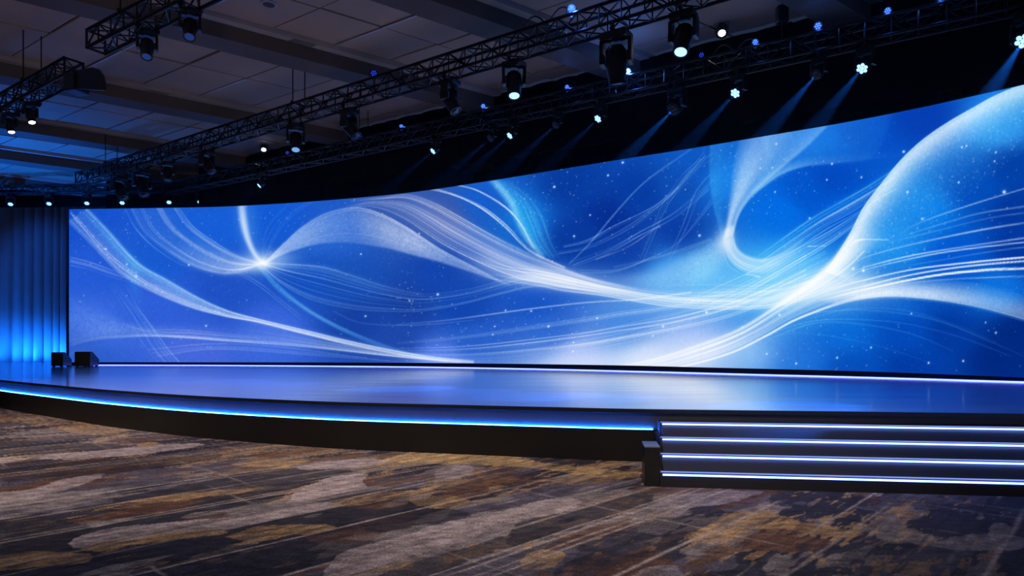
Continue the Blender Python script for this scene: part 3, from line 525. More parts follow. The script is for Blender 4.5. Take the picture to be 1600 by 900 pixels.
# ---------------------------------------------------------------- LED wall
KT = [(60,213.5),(108,214),(250,216),(360,218.5),(500,227),(640,240),(760,257.5),(880,277),(1000,296.5),(1080,309),(1200,329),(1320,349.5),(1440,373),(1600,408.5),(1720,434)]
KB = [(60,25),(108,25),(300,25),(620,25.7),(920,29),(1100,33),(1360,39.6),(1600,49),(1720,53.5)]
def scr_curves(x):
    t = catmull(KT, 600); b = catmull(KB, 600)
    kt = np.interp(x, t[:, 0], t[:, 1]); kb = np.interp(x, b[:, 0], b[:, 1])
    d = 5.1*F/kt*(1+.04*np.exp(-((x-860)/260)**2))
    return d, kt, kb
def make_wall():
    nx, nz = 1480, 300
    x = np.linspace(108, 1706, nx); d, kt, kb = scr_curves(x)
    X = at(x, d); zt = EYE+kt*d/F; zb = EYE-kb*d/F
    tt = np.linspace(0, 1, nz)[:, None]; Z = zb[None]*(1-tt)+zt[None]*tt
    art = make_art()
    px = np.repeat(x[None], nz, 0); py = HZ-(Z-EYE)/d[None]*F
    def samp(img):
        u = np.clip((px-PX0)*SS, 0, W_-1.001); v = np.clip((py-PY0)*SS, 0, H_-1.001); u0 = u.astype(int); v0 = v.astype(int); fu = (u-u0)[..., None]; fv = (v-v0)[..., None]
        return (img[v0, u0]*(1-fu)+img[v0, u0+1]*fu)*(1-fv)+(img[v0+1, u0]*(1-fu)+img[v0+1, u0+1]*fu)*fv
    c = samp(art); c = np.where(c <= .04045, c/12.92, ((c+.055)/1.055)**2.4)
    v = np.stack([np.repeat(X[None], nz, 0), np.repeat(d[None], nz, 0), Z], -1).reshape(-1, 3)
    i = np.arange(nx*nz).reshape(nz, nx); f = np.stack([i[:-1, :-1], i[:-1, 1:], i[1:, 1:], i[1:, :-1]], -1).reshape(-1, 4)
    me = bpy.data.meshes.new('display_face'); me.vertices.add(len(v)); me.vertices.foreach_set('co', v.astype(np.float32).ravel())
    me.loops.add(f.size); me.loops.foreach_set('vertex_index', f.astype(np.int32).ravel()); me.polygons.add(len(f)); me.polygons.foreach_set('loop_start', np.arange(0, f.size, 4, dtype=np.int32))
    me.update(calc_edges=True)
    a = me.color_attributes.new('picture', 'FLOAT_COLOR', 'POINT'); a.data.foreach_set('color', np.c_[c.reshape(-1, 3), np.ones(nx*nz)].astype(np.float32).ravel())
    m = bpy.data.materials.new('led display'); m.use_nodes = True; nt = m.node_tree; nt.nodes.remove(nt.nodes['Principled BSDF'])
    ac = nt.nodes.new('ShaderNodeAttribute'); ac.attribute_name = 'picture'; e = nt.nodes.new('ShaderNodeEmission'); e.inputs['Strength'].default_value = 1.
    nt.links.new(ac.outputs['Color'], e.inputs['Color']); nt.links.new(e.outputs[0], nt.nodes['Material Output'].inputs[0])
    m.cycles.emission_sampling = SCREEN_SAMPLING
    me.materials.append(m)
    root = thing('led_video_wall', 'huge curved LED video wall showing blue and white light swirls behind the stage', 'video wall', (float(X[nx//2]), float(d[nx//2]), S))
    inv = Matrix.Translation(root.location).inverted()
    def put(o): o.parent = root; o.matrix_parent_inverse = inv; return o
    o = bpy.data.objects.new('display_face', me); COL.objects.link(o); put(o)
    k = np.linspace(0, nx-1, 160).astype(int); plan = [(X[j], d[j]) for j in k]; zbl, ztl = [zb[j] for j in k], [zt[j] for j in k]
    b = N(); strip(b, plan, [z-.01 for z in zbl], [z+.02 for z in ztl], .015, .30); put(obj('cabinet_back', b, M['black']))
    b = N(); strip(b, plan, S+.001, [z for z in zbl], -.05, .30); put(obj('base_plinth', b, M['black']))
    b = N(); strip(b, plan, ztl, [z+.03 for z in ztl], -.015, .3); put(obj('top_rail', b, M['black']))
    t = (Vector(plan[1])-Vector(plan[0])).normalized(); p0 = Vector(plan[0])
    b = N(); strip(b, [p0-t*.07, p0], S+.001, ztl[0]+.03, -.05, .3); put(obj('end_post', b, M['black']))
    b = N(); strip(b, plan[4:], S+.001, S+.022, -.075, -.055); put(obj('led_strip', b, M['ledb']))
    return plan, ztl
SCREEN_SAMPLING = 'AUTO'
wall_plan, wall_top = make_wall()

# ---------------------------------------------------------------- stage
front = [(-28,30.2),(-25,26),(-20.5,22),(-16.5,18.4),(-13.2,15.5),(-10.72,13.42),(-8.6,11.85),(-6.88,10.6),(-5.85,9.93),(-5.04,9.43),(-4.11,8.93),(-2.91,8.39),(-1.93,8.03),(-.42,7.65),(.43,7.44),(1.47,7.20),(3.4,6.955),(5.35,6.705),(7.3,6.455),(9.6,6.16),(13.5,5.66)]
fr = spline2(front, 260)
def off(plan, o):
    r = []
    for i, p in enumerate(plan):
        t = (Vector(plan[min(len(plan)-1, i+1)])-Vector(plan[max(0, i-1)])).normalized(); r.append((p[0]-t.y*o, p[1]+t.x*o))
    return r
stage = thing('stage_platform', 'low curved black stage with glossy floor and blue light line along its front', 'stage', (0, 12, 0))
sinv = Matrix.Translation(stage.location).inverted()
def sput(o): o.parent = stage; o.matrix_parent_inverse = sinv; return o
b = N(); prism(b, fr+[(13.5, 31), (-28, 31)], S-.04, S)
deckm = bpy.data.materials.new('polished stage floor'); deckm.use_nodes = True; nt = deckm.node_tree; bs = nt.nodes['Principled BSDF']
bs.inputs['Base Color'].default_value = (.80, .82, .90, 1); bs.inputs['Metallic'].default_value = .85; bs.inputs['IOR'].default_value = 2.0
tc = nt.nodes.new('ShaderNodeTexCoord'); mp = nt.nodes.new('ShaderNodeMapping'); mp.inputs['Scale'].default_value = (.35, 2.2, 1); nz = nt.nodes.new('ShaderNodeTexNoise'); nz.inputs['Scale'].default_value = 1.3; nz.inputs['Detail'].default_value = 4
rr = nt.nodes.new('ShaderNodeMapRange'); rr.inputs['To Min'].default_value = .07; rr.inputs['To Max'].default_value = .20
nt.links.new(tc.outputs['Object'], mp.inputs['Vector']); nt.links.new(mp.outputs[0], nz.inputs['Vector']); nt.links.new(nz.outputs['Fac'], rr.inputs['Value']); nt.links.new(rr.outputs[0], bs.inputs['Roughness'])
bp = nt.nodes.new('ShaderNodeBump'); bp.inputs['Strength'].default_value = .06; bp.inputs['Distance'].default_value = .02; nt.links.new(nz.outputs['Fac'], bp.inputs['Height']); nt.links.new(bp.outputs[0], bs.inputs['Normal'])
sput(obj('deck', b, deckm))
b = N(); strip(b, fr, S-.042, S+.0015, -.006, -.0005); sput(obj('edge_trim', b, M['fascia']))
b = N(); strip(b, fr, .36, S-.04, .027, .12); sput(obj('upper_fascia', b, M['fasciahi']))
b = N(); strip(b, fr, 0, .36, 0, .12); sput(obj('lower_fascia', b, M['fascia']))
ci = max(i for i, p in enumerate(fr) if p[0] < 1.66)
b = N(); strip(b, fr[:ci+1], .36, .369, .014, .025); lo = sput(obj('led_strip', b, [M['led'], M['ledt']]))
for f_ in lo.data.polygons: f_.material_index = int(f_.normal.z > .9)

# ---------------------------------------------------------------- stairs
A0 = Vector((1.382, 5.91, 0)); U = Vector((.992, -.127, 0)).normalized(); Nn = Vector((.127, .992, 0)).normalized()
LEN, RUN, RISE = 9.2, .3125, S/5
STEPL = []
stairs = thing('stage_stairs', 'wide black stairs with glowing white step edges leading up to the stage', 'stairs', A0, rz=math.atan2(U.y, U.x))
DEPTH = 1.235
for k in range(4):
    b = N(); y0 = k*RUN; z1 = (k+1)*RISE
    xl = .031*k; Lk = LEN-xl; xc = xl+Lk/2
    yb = y0-(RUN-.125) if k else y0
    prism(b, [(yb, k*RISE+.0005), (y0, z1-.016), (y0, z1), (DEPTH, z1), (DEPTH, k*RISE+.0005)], xl, LEN, Matrix(((0,0,1,0),(1,0,0,0),(0,1,0,0),(0,0,0,1))))
    st = obj('step', b, M['step'], stairs)
    b = N(); box(b, (xc+.004, y0-.003, z1-.004), (Lk-.012, .011, .014)); l = obj('led_strip', b, M['ledw'], st)
    b = N(); box(b, (xc, y0+.108, z1+.003), (Lk-.006, .03, .006)); l2 = obj('rear_led_strip', b, M['leds'], st); l2['label'] = 'softer second light line along the tread'
    STEPL.append((A0+U*xc+Nn*(y0+.108)+Vector((0, 0, z1+.008)), Lk-.02))
    b = N(); box(b, (xl-.006, (y0+DEPTH)/2, (k*RISE+z1)/2), (.012, DEPTH-y0-.004, RISE-.002), bev=.002); obj('end_plate', b, M['fasciahi'], st)
    b = N(); box(b, (xc, y0+.04, z1+.002), (Lk-.006, .05, .004)); obj('nosing_trim', b, M['bezel'], st)
post = thing('stair_end_post', 'small black box post standing at the left end of the stairs', 'post', A0-U*.086+Nn*.17, rz=math.atan2(U.y, U.x))
b = N(); box(b, (0, 0, .18), (.138, .33, .36), bev=.004); obj('body', b, M['fixture'], post)
b = N(); box(b, (0, 0, .367), (.142, .335, .012), bev=.004); obj('cap', b, M['trim'], post)['label'] = 'brushed metal cap'

# ---------------------------------------------------------------- curtain, drapes, walls
def pleats(name, plan, z0, z1, m, amp, pitch, nz=2, seed=0, hem=0.):
    rp = np.random.default_rng(seed); q = catmull(plan, 2400); s = np.r_[0, np.cumsum(np.hypot(*np.diff(q, axis=0).T))]
    n = int(s[-1]/pitch*14)+2; sv = np.linspace(0, s[-1], n); x = np.interp(sv, s, q[:, 0]); y = np.interp(sv, s, q[:, 1]); tx = np.gradient(x); ty = np.gradient(y); l = np.hypot(tx, ty)+1e-9
    ph = np.cumsum(2*math.pi/pitch*(s[-1]/(n-1))*(1+.45*np.interp(sv, np.linspace(0, s[-1], int(s[-1]/pitch)+3), rp.uniform(-1, 1, int(s[-1]/pitch)+3))))
    am = amp*np.interp(sv, np.linspace(0, s[-1], int(s[-1]/pitch)+3), rp.uniform(.5, 1.2, int(s[-1]/pitch)+3))
    w = -(np.abs(np.sin(ph/2))**.6*2-1)*am; b = N(); rows = []
    for j in range(nz+1):
        k = 1.-.25*j/nz; zb_ = [z0[0]+(z0[1]-z0[0])*i/(n-1) if isinstance(z0, tuple) else z0 for i in range(n)]
        rows.append([b.verts.new((x[i]-ty[i]/l[i]*w[i]*k, y[i]+tx[i]/l[i]*w[i]*k, zb_[i]+(z1-zb_[i])*j/nz)) for i in range(n)])
    for p, q_ in zip(rows, rows[1:]):
        for i in range(n-1): b.faces.new((p[i], p[i+1], q_[i+1], q_[i]))
    o = obj(name, b, m, smooth=True); md = o.modifiers.new('thickness', 'SOLIDIFY'); md.thickness = .012
    return o
def based(o, x, y, z):
    o.data.transform(Matrix.Translation((-x, -y, -z))); o.location = (x, y, z); return o
tag(based(pleats('stage_curtain', [(-27.5,30.0),(-24,29.6),(-20.4,29.4),(-16.5,29.2)], S+.004, 7.75, M['curtain'], .24, .50, 3, 3), -22, 29.5, S), 'tall pleated curtain lit blue from below at the left of the video wall', 'curtain')
drp = [(x-.0, y+2.6) for x, y in [(-17.0,24.2),(-10,23.6),(-3,22.2),(1.5,20.2),(4.8,18.2),(7.2,16.2),(9.6,14.4),(12.6,11.6)]]
tag(based(pleats('backdrop_drape', drp, S+.004, 8.24, M['drape'], .10, .8, 1, 5), 0, 24, S), 'plain black pleated drape hanging behind the video wall up to the ceiling', 'drape')
tag(based(pleats('border_drape', [(-12.2,24.9),(13.6,9.05)], (6.8, 6.05), 8.24, M['drape'], .05, .7, 1, 6), 0, 17, 6.85), 'black border drape hanging from the ceiling just behind the rear lighting truss', 'drape')
tag(based(pleats('header_drape', [(-27.5,28.4),(-20,28.3),(-12.4,27.6)], 7.45, 8.24, M['drape'], .05, .7, 1, 7), -20, 28.3, 7.45), 'black border drape above the blue lit curtain at far left', 'drape')
tag(based(pleats('drape_panel', [(at(1464,14.8),14.8),(at(1503,14.5),14.5)], 5.6, 8.24, mat('black drape blue light tint', (.05,.06,.10), .5, noise=(3,.2)), .06, .26, 1, 8), at(1484,14.6), 14.6, 5.6), 'narrow black drape panel lit faintly blue, hanging above the right part of the video wall', 'drape')  # black drape; the faint blue light on it is put into the colour
for nm, c, s in (('wall_back', (-6, 31.6, 4.15), (46, .2, 8.3)), ('wall_left', (-30.1, 13, 4.15), (.2, 38, 8.3)), ('wall_right', (17.1, 13, 4.15), (.2, 38, 8.3)), ('wall_rear', (-6, -6.1, 4.15), (46, .2, 8.3))):
    b = N(); box(b, c, s); struct(obj(nm, b, M['wall']))

# ---------------------------------------------------------------- ceiling
ZC = 8.3; Bd = Vector((.816, .578)); Td = Vector((.84, -.545))
def pc(a, c): v = Bd*a+Td*c; return v.x, v.y
def inside(x, y): return -29.9 < x < 16.9 and -5.9 < y < 31.4
b = N(); box(b, (-6.5, 12.75, ZC+.42), (47, 37.6, .1)); struct(obj('ceiling', b, M['plate']))
beams = [-41., -36.0, -31.2, -26.9, -21.7, -16.2, -12.0, -7.2, -2.4, 2.4, 7.2, 12.]
HW = .36
bt = N(); bl_ = N(); bo = N(); bb = N()
def quadbox(bm, a0, a1, c0, c1, z0, z1):
    P = [pc(a0, c0), pc(a1, c0), pc(a1, c1), pc(a0, c1)]
    prism(bm, P, z0, z1)
def clip_range(c):
    aa = [a for a in np.arange(-45, 60, .25) if inside(*pc(a, c))]
    return (min(aa), max(aa)) if aa else None
for c in beams:
    r = clip_range(c)
    if not r: continue
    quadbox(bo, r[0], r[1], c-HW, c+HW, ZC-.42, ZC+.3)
    for sgn in (-1, 1):
        c0, c1 = sorted((c+sgn*HW, c+sgn*(HW+.22)))
        quadbox(bl_, r[0], r[1], c0, c1, ZC-.10, ZC+.05)
rec = random.Random(3); LA = 1.38
for cA, cB in zip(beams, beams[1:]):
    c0, c1 = cA+HW+.22, cB-HW-.22; nn = 2
    for k in range(nn):
        p0 = c0+(c1-c0)*k/nn+.03; p1 = c0+(c1-c0)*(k+1)/nn-.03
        for j in range(-30, 40):
            a0 = j*LA; a1 = a0+LA-.05
            if not all(inside(*pc(a, c)) for a in (a0, a1) for c in (p0, p1)): continue
            dz = rec.uniform(-.015, .015)
            if (cA == -12.0 and k == 0 and j in (2, 3)): dz = .3
            quadbox(bt, a0, a1, p0, p1, ZC+dz, ZC+dz+.04)
            if j % 2 == 0 and rec.random() < .6: quadbox(bb, a0-.04, a0-.012, p0, p1, ZC-.03, ZC+.0)
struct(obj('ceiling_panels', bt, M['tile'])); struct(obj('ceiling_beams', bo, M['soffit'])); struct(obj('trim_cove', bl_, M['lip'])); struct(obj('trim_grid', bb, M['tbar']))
dl = thing('ceiling_speaker', 'small round recessed fitting in the ceiling panel near the top edge', 'ceiling fitting', (at(420, 13.06), 13.06, ZC))
b = N(); lathe(b, [(.16,.0),(.16,-.03),(.13,-.045),(.12,-.03)], 24); obj('ring', b, M['lip'], dl, True); b = N(); lathe(b, [(.115,-.02),(.115,-.032)], 24); obj('grille', b, M['grille'], dl)

# ---------------------------------------------------------------- trusses
class Truss:
    def __init__(s, name, p0, p1, zb, h, label, rods=(), w=None, bay=.42):
        s.p0, s.p1 = Vector((*p0, 0)), Vector((*p1, 0)); s.zb, s.h = zb, h; w = w or h; L = (s.p1-s.p0).length; u = (s.p1-s.p0)/L; s.u = u; v = Vector((-u.y, u.x, 0)); s.v = v; s.w = w
        t = s.o = thing(name, label, 'truss', (s.p0.x, s.p0.y, zb), rz=math.atan2(u.y, u.x)); r = .032
        for yy in (-w/2, w/2):
            for zz in (0, h):
                b = N(); tube(b, (0, yy, zz), (L, yy, zz), r, 8); obj('chord', b, M['truss'], t, True)
        for nm, f in (('lacing', lambda a, q: (a, -w/2, q*h)), ('lacing', lambda a, q: (a, w/2, q*h)), ('lacing', lambda a, q: (a, (q-.5)*w, 0)), ('lacing', lambda a, q: (a, (q-.5)*w, h))):
            b = N(); n = int(L/bay); st = L/n
            for i in range(n):
                q = i % 2; tube(b, f(i*st, q), f((i+1)*st, 1-q), .017, 5); 
                tube(b, f(i*st, 0), f(i*st, 1), .014, 5)
            obj(nm, b, M['truss'], t)
        for xx in (0, L):
            b = N(); cs = [(xx, -w/2, 0), (xx, w/2, 0), (xx, w/2, h), (xx, -w/2, h)]
            for i in range(4): tube(b, cs[i], cs[(i+1) % 4], .024, 6)
            tube(b, cs[0], cs[2], .014, 5); obj('end_frame', b, M['truss'], t)
        for rx in rods:
            b = N()
            for yy in (-w/2, w/2): tube(b, (rx, yy, h), (rx, yy, ZC-zb-.0), .014, 6)
            tube(b, (rx, -w/2-.05, h+.03), (rx, w/2+.05, h+.03), .03, 6); obj('hanging_rod', b, M['truss'], t)
    def at(s, px):                              # the point of the truss axis seen in the direction px
        k = (px-CX)/F; d = s.p1-s.p0; tt = (k*s.p0.y-s.p0.x)/(d.x-k*d.y); return s.p0+d*tt
TA = Truss('lighting_truss', (-14.9, 22.15), (9., 6.5), 6.90, .36, 'longest front lighting truss crossing below the ceiling with large moving heads', (2.1, 11.5, 22.5))
TB = Truss('lighting_truss', (-12.9, 24.1), (13.2, 8.1), 7.02, .36, 'rear lighting truss along the black drape above the video wall', (2, 10, 18, 25))
TC = Truss('lighting_truss', (-16.2, 17.95), (-9.0, 13.15), 6.83, .34, 'short lighting truss ending at upper left beside a black barn door light', (6.6,))
TD = Truss('lighting_truss', (-7.8, 12.0), (-.8, 7.6), 6.84, .32, 'short lighting truss running up out of the picture at top left', (1.2, 4.5))
TE = Truss('lighting_truss', (-24, 25.9), (-12.5, 25.3), 7.42, .3, 'dark lighting truss in front of the black border over the curtain', (2, 8))

# ---------------------------------------------------------------- moving heads
def build_head(kind):
    """a moving head hanging from its clamps; origin at the top of the clamps, beam straight down"""
    big = kind == 'big'; r = thing('moving_head_light', '', 'stage light')
    for y in (-.18, .18):
        b = N(); box(b, (0, 0, -.045), (.05, .035, .07), bev=.006); lathe(b, [(.05,-.025),(.05,.025)], 12, Matrix.Translation((0, 0, .0)) @ Matrix.Rotation(math.pi/2, 4, 'Y')); c = obj('clamp', b, M['fixture'], r, loc=(0, y, 0)); c['side'] = y
    b = N(); box(b, (0, 0, -.072), (.06, .44, .02), bev=.004); obj('mounting_bar', b, M['fixture'], r)
    b = N(); box(b, (0, 0, -.135), (.40, .30, .11), bev=.025); box(b, (0, -.155, -.135), (.16, .012, .05)); obj('base', b, M['fixture'], r)
    b = N()
    for sx in (-1, 1):
        box(b, (sx*.205, 0, -.33), (.055, .17, .30), bev=.02); box(b, (sx*.195, 0, -.45), (.075, .20, .16), bev=.03); box(b, (sx*.15, 0, -.20), (.14, .16, .05), bev=.015)
    tube(b, (0, 0, -.14), (0, 0, -.21), .085, 16); obj('yoke', b, M['fixture'], r)
    h = None; b = N()
    if big: lathe(b, [(.03,.20),(.09,.19),(.125,.15),(.145,.06),(.15,-.03),(.138,-.16),(.122,-.27),(.128,-.29),(.128,-.325),(.112,-.325)], 28)
    else: lathe(b, [(.05,.17),(.11,.15),(.145,.08),(.155,0.),(.155,-.10),(.165,-.13),(.165,-.18),(.15,-.185)], 28)
    for i in range(10):
        a = 2*math.pi*i/10; box(b, (.138*math.cos(a), .138*math.sin(a), .07), (.016, .03, .12), Matrix.Rotation(a, 3, 'Z'))
    h = obj('head', b, M['fixture'], r, True, (0, 0, -.45))
    zl, rl = (-.322, .108) if big else (-.18, .145)
    b = N(); lathe(b, [(rl+.022, zl+.02), (rl+.022, zl-.012), (rl, zl-.012), (rl, zl+.01)], 28); obj('bezel', b, M['bezel'], h, True)
    b = N()
    if big: lathe(b, [(rl, zl+.005), (rl*.8, zl-.012), (rl*.4, zl-.022), (.004, zl-.025)], 28)
    else:
        lathe(b, [(rl, zl+.006), (rl, zl)], 28)
        for i in range(7):
            a = i*math.pi/3; c = (0, 0) if i == 6 else (.088*math.cos(a), .088*math.sin(a)); bmesh.ops.create_uvsphere(b, u_segments=12, v_segments=8, radius=.044, matrix=Matrix.Translation((*c, zl-.002)) @ Matrix.Diagonal((1, 1, .5, 1)))
    obj('lens', b, M['glass'], h, True)
    return r
protos = {k: build_head(k) for k in ('big', 'wash')}
lens_data = {}
def head(kind, T, px, aim, lens, label, group, sc=1.):
    p = T.at(px); loc = Vector((p.x, p.y, T.zb-.034)); ta = math.atan2(T.u.y, T.u.x)
    r = copy_tree(protos[kind]); v = Vector(aim).normalized(); th = math.acos(max(-1, min(1, -v.z))); ph = math.atan2(-v.x, v.y)
    r.location = loc; r.rotation_euler = (0, 0, ta); r.scale = (sc,)*3; tag(r, label, 'stage light', group); yk = Vector(r.location)
    for c in r.children:
        if c.name.startswith('clamp'): c.location.y = math.copysign(T.w/2/sc, c['side']); c.scale = (1/sc,)*3
        if c.name.startswith('mounting'): c.scale = (1, T.w/.36/sc, 1); c.location.z = .045*(1-1/sc)
        if c.name.startswith('yoke'): c.rotation_euler = (0, 0, ph-ta)
        if c.name.startswith('head'):
            c.rotation_euler = (th, 0, ph-ta)
            for g in c.children:
                if g.name.startswith('lens') and lens != 'glass':
                    k = (kind, lens)
                    if k not in lens_data:
                        lens_data[k] = g.data.copy(); lens_data[k].materials.clear(); lens_data[k].materials.append(M[lens])
                    g.data = lens_data[k]
    return r
def lens_point(r, kind, aim, sc): return Vector(r.location)+Vector((0, 0, -.45*sc))+Vector(aim).normalized()*((.37 if kind == 'big' else .24)*sc)
def spot(name, loc, aim, energy, col, size, blend=.4, rad=.05):
    l = bpy.data.lights.new(name, 'SPOT'); l.energy = energy; l.color = col; l.spot_size = math.radians(size); l.spot_blend = blend; l.shadow_soft_size = rad
    o = bpy.data.objects.new(name, l); COL.objects.link(o); o.location = loc; o.rotation_euler = Vector(aim).to_track_quat('-Z', 'Y').to_euler(); return o
def point(name, loc, energy, col, rad=.1):
    l = bpy.data.lights.new(name, 'POINT'); l.energy = energy; l.color = col; l.shadow_soft_size = rad
    o = bpy.data.objects.new(name, l); COL.objects.link(o); o.location = loc; return o

GA = 'large moving heads hung under the front truss'
for i, (px, aim, ln, sc, lb) in enumerate([
    (187, (.55, -.25, -.8), 'glass', 1.12, 'tilted black moving head nearest the left end of the longest front truss'),
    (222, (.35, -.3, -.9), 'glass', 1.18, 'bulky black moving head, second from the left end of the longest front truss'),
    (262, (.1, -.2, -.95), 'glass', .8, 'small upright black moving head, third from the left end of the longest front truss'),
    (323, (.6, -.2, -.8), 'glass', .95, 'black moving head tilted right, fourth from the left end of the longest front truss'),
    (462, (.12, -.35, -.93), 'lensm', .95, 'black moving head with half lit blue lens, fifth from the left on the front truss'),
    (545, (.6, -.2, -.8), 'glass', 1., 'black moving head tilted right, just left of a lit white ceiling lamp'),
    (702, (.45, -.2, -.88), 'glass', .98, 'black moving head tilted right, left of the lit one on the front truss'),
    (803, (.02, -.28, -.95), 'lens', 1., 'black moving head with lit lens near the middle of the front truss'),
    (963, (.1, .25, -.95), 'glass', 1.22, 'large dark moving head with no light showing, above the brightest blue lamp'),
    (1068, (-.22, -.3, -.92), 'lens', 1.02, 'black moving head with glowing white lens at the right end of the front truss')]):
    head('big', TA, px, aim, ln, lb, GA, sc)
for px, aim, ln, lb in ((47, (.3, -.12, -.95), 'lensw', 'black moving head with white lit lens nearer the end of the upper left truss'), (15, (.3, -.1, -.95), 'lensw', 'black moving head with small white lit lens touching the left picture edge')):
    head('big', TC, px, aim, ln, lb, 'moving heads on the upper left trusses', .64)
for px, aim, ln, lb in ((230, (.15, -.35, -.93), 'lensrefl', 'black moving head with unlit lens reflecting blue below the top left truss'), (297, (.15, -.4, -.92), 'lensrefl', 'black moving head cut by the top picture edge, right of the blue reflecting one')):
    head('big', TD, px, aim, ln, lb, 'moving heads on the upper left trusses', .72)
# wash lights under the rear truss
AIM = (-.62, -.38, -.68); GB = 'lit wash lights under the rear truss'
SPOTS = []
for i, (px, ln, sc, en, lb) in enumerate([
    (409, 'lens', .62, .5, 'lit wash light nearest the left, under the rear truss near the wall top corner'),
    (681, 'lens', .66, .7, 'second lit wash light from the left under the rear truss, with faint beam'),
    (801, 'lens', .66, .7, 'third lit wash light from the left under the rear truss, above the cyan smear'),
    (939, 'lens', .7, .6, 'fourth lit wash light from the left under the rear truss, below the brightest blue lamp'),
    (1058, 'glass', .95, 2.4, 'dark wash light sending a strong blue beam downward under the rear truss'),
    (1154, 'lens', .78, 1., 'large lit wash light left of the right end under the rear truss'),
    (1352, 'lens', .8, 1., 'lit wash light with brightest clustered lens above the right of the video wall'),
    (1604, 'lens', .95, 1.6, 'wash light cut by the right picture edge with strong blue beam')]):
    r = head('wash', TB, px, AIM, ln, lb, GB, sc); SPOTS.append((lens_point(r, 'wash', AIM, sc), AIM, en))
for px, en, sc, lb in ((770, .8, .6, 'dark wash light with faint beam left of the third lit rear wash light'), (872, .9, .6, 'dark wash light with faint beam between the third and fourth lit wash lights'), (1280, 1.5, .7, 'dark wash light with clear blue beam left of the brightest wash light')):
    r = head('wash', TB, px, AIM, 'glass', lb, 'unlit wash lights under the rear truss', sc); SPOTS.append((lens_point(r, 'wash', AIM, sc), AIM, en))
GE = 'small lit wash lights in the row over the curtain'
for i, px in enumerate((17, 77, 136, 191, 264, 312)):
    head('wash', TE, px, (.3, -.55, -.75), 'lens', 'small lit wash light, %s from the left in the far left row over the curtain' % ordinal(i), GE, .68)

# lit white lamps hanging below the ceiling
def build_par():
    r = thing('par_lamp', '', 'lamp'); b = N(); tube(b, (0, 0, 0), (0, 0, -.12), .02, 8); box(b, (0, 0, -.02), (.10, .06, .05), bev=.008)
    for sx in (-1, 1): box(b, (sx*.17, 0, -.25), (.012, .05, .28), bev=.004)
    box(b, (0, 0, -.12), (.352, .05, .014), bev=.004); obj('bracket', b, M['fixture'], r)
    b = N(); lathe(b, [(.07,.17),(.12,.15),(.15,.07),(.155,-.12),(.165,-.125),(.165,-.15),(.15,-.15)], 24); c = obj('can', b, M['fixture'], r, True, (0, 0, -.34))
    b = N(); lathe(b, [(.148,-.12),(.13,-.142),(.07,-.155),(.004,-.16)], 24); obj('lens', b, M['lensw'], c, True)
    return r
pp = build_par()
for px, py, d, lb in ((602, 188, 20.0, 'lit white can lamp hanging between the two long trusses, right of a tilted moving head'), (412, 236, 22.3, 'small lit white can lamp hanging low near the left of the long trusses'), (1128, 56, 13.8, 'brightest warm white can lamp hanging right of the largest moving heads')):
    r = copy_tree(pp); z = zat(py, d)+.40; r.location = (at(px, d), d, z); r.scale = (.8,)*3; tag(r, lb, 'lamp', 'lit white can lamps hung from the ceiling')
    v = Vector((-at(px, d), -d, -4.)).normalized(); v = Vector((v.x*.55, v.y*.55, -.82)).normalized(); r.rotation_euler = (0, 0, math.atan2(-v.x, v.y))
    for c in r.children:
        if c.name.startswith('can'): c.rotation_euler = (math.acos(-v.z), 0, 0)
    b = N(); tube(b, (0, 0, -.02), (0, 0, (ZC-z+.02)/.8), .014, 6); obj('hanging_rod', b, M['truss'], r)
# small blue multi-diode pars on top of the trusses
def build_blue():
    r = thing('blue_led_lamp', '', 'lamp'); b = N(); box(b, (0, 0, .03), (.06, .06, .06), bev=.01)
    for sx in (-1, 1): box(b, (sx*.095, 0, .12), (.01, .03, .16), bev=.003)
    box(b, (0, 0, .05), (.2, .03, .01)); obj('bracket', b, M['fixture'], r)
    b = N(); lathe(b, [(.04,.08),(.075,.06),(.085,-.05),(.08,-.05)], 20); c = obj('can', b, M['fixture'], r, True, (0, 0, .17))
    b = N()
    for i in range(7):
        a = i*math.pi/3; q = (0, 0) if i == 6 else (.048*math.cos(a), .048*math.sin(a)); bmesh.ops.create_uvsphere(b, u_segments=10, v_segments=6, radius=.017, matrix=Matrix.Translation((*q, -.05)))
    obj('diodes', b, M['diode'], c, True); return r
pb = build_blue()
BL = [(TB, 449, 'dioded', 1., 'faint blue diode lamp on the rear truss near its left end'), (TB, 563, 'dioded', .9, 'faint blue diode lamp on the rear truss below a tilted moving head'), (TB, 627, 'diode', .9, 'small blue diode lamp on the rear truss right of the white can lamp'),
      (TB, 755, 'diode', 1.05, 'blue diode lamp on the rear truss left of the middle lit moving head'), (TB, 886, 'diode', .9, 'blue diode lamp on the rear truss right of the middle lit moving head'), (TB, 981, 'diodeb', 1.15, 'brightest blue diode lamp on the rear truss below the large dark moving head'),
      (TB, 1096, 'dioded', 1., 'faint blue diode lamp on the rear truss below the glowing moving head'), (TB, 1180, 'diode', 1., 'blue diode lamp on the rear truss beside a hanging chain'), (TB, 1278, 'diode', 1.2, 'bright blue diode lamp on a stem of the rear truss, right of the chain'),
      (TB, 1387, 'diode', 1., 'small blue diode lamp second from the right on the rear truss'), (TB, 1471, 'diode', 1.2, 'bright blue diode lamp nearest the right end of the rear truss'),
      (TA, 893, 'diode', 1.25, 'blue diode lamp on the front truss left of the large dark moving head'), (TA, 584, 'dioded', 1.3, 'faint blue diode lamp on the front truss above the white can lamp')]
bdata = {}
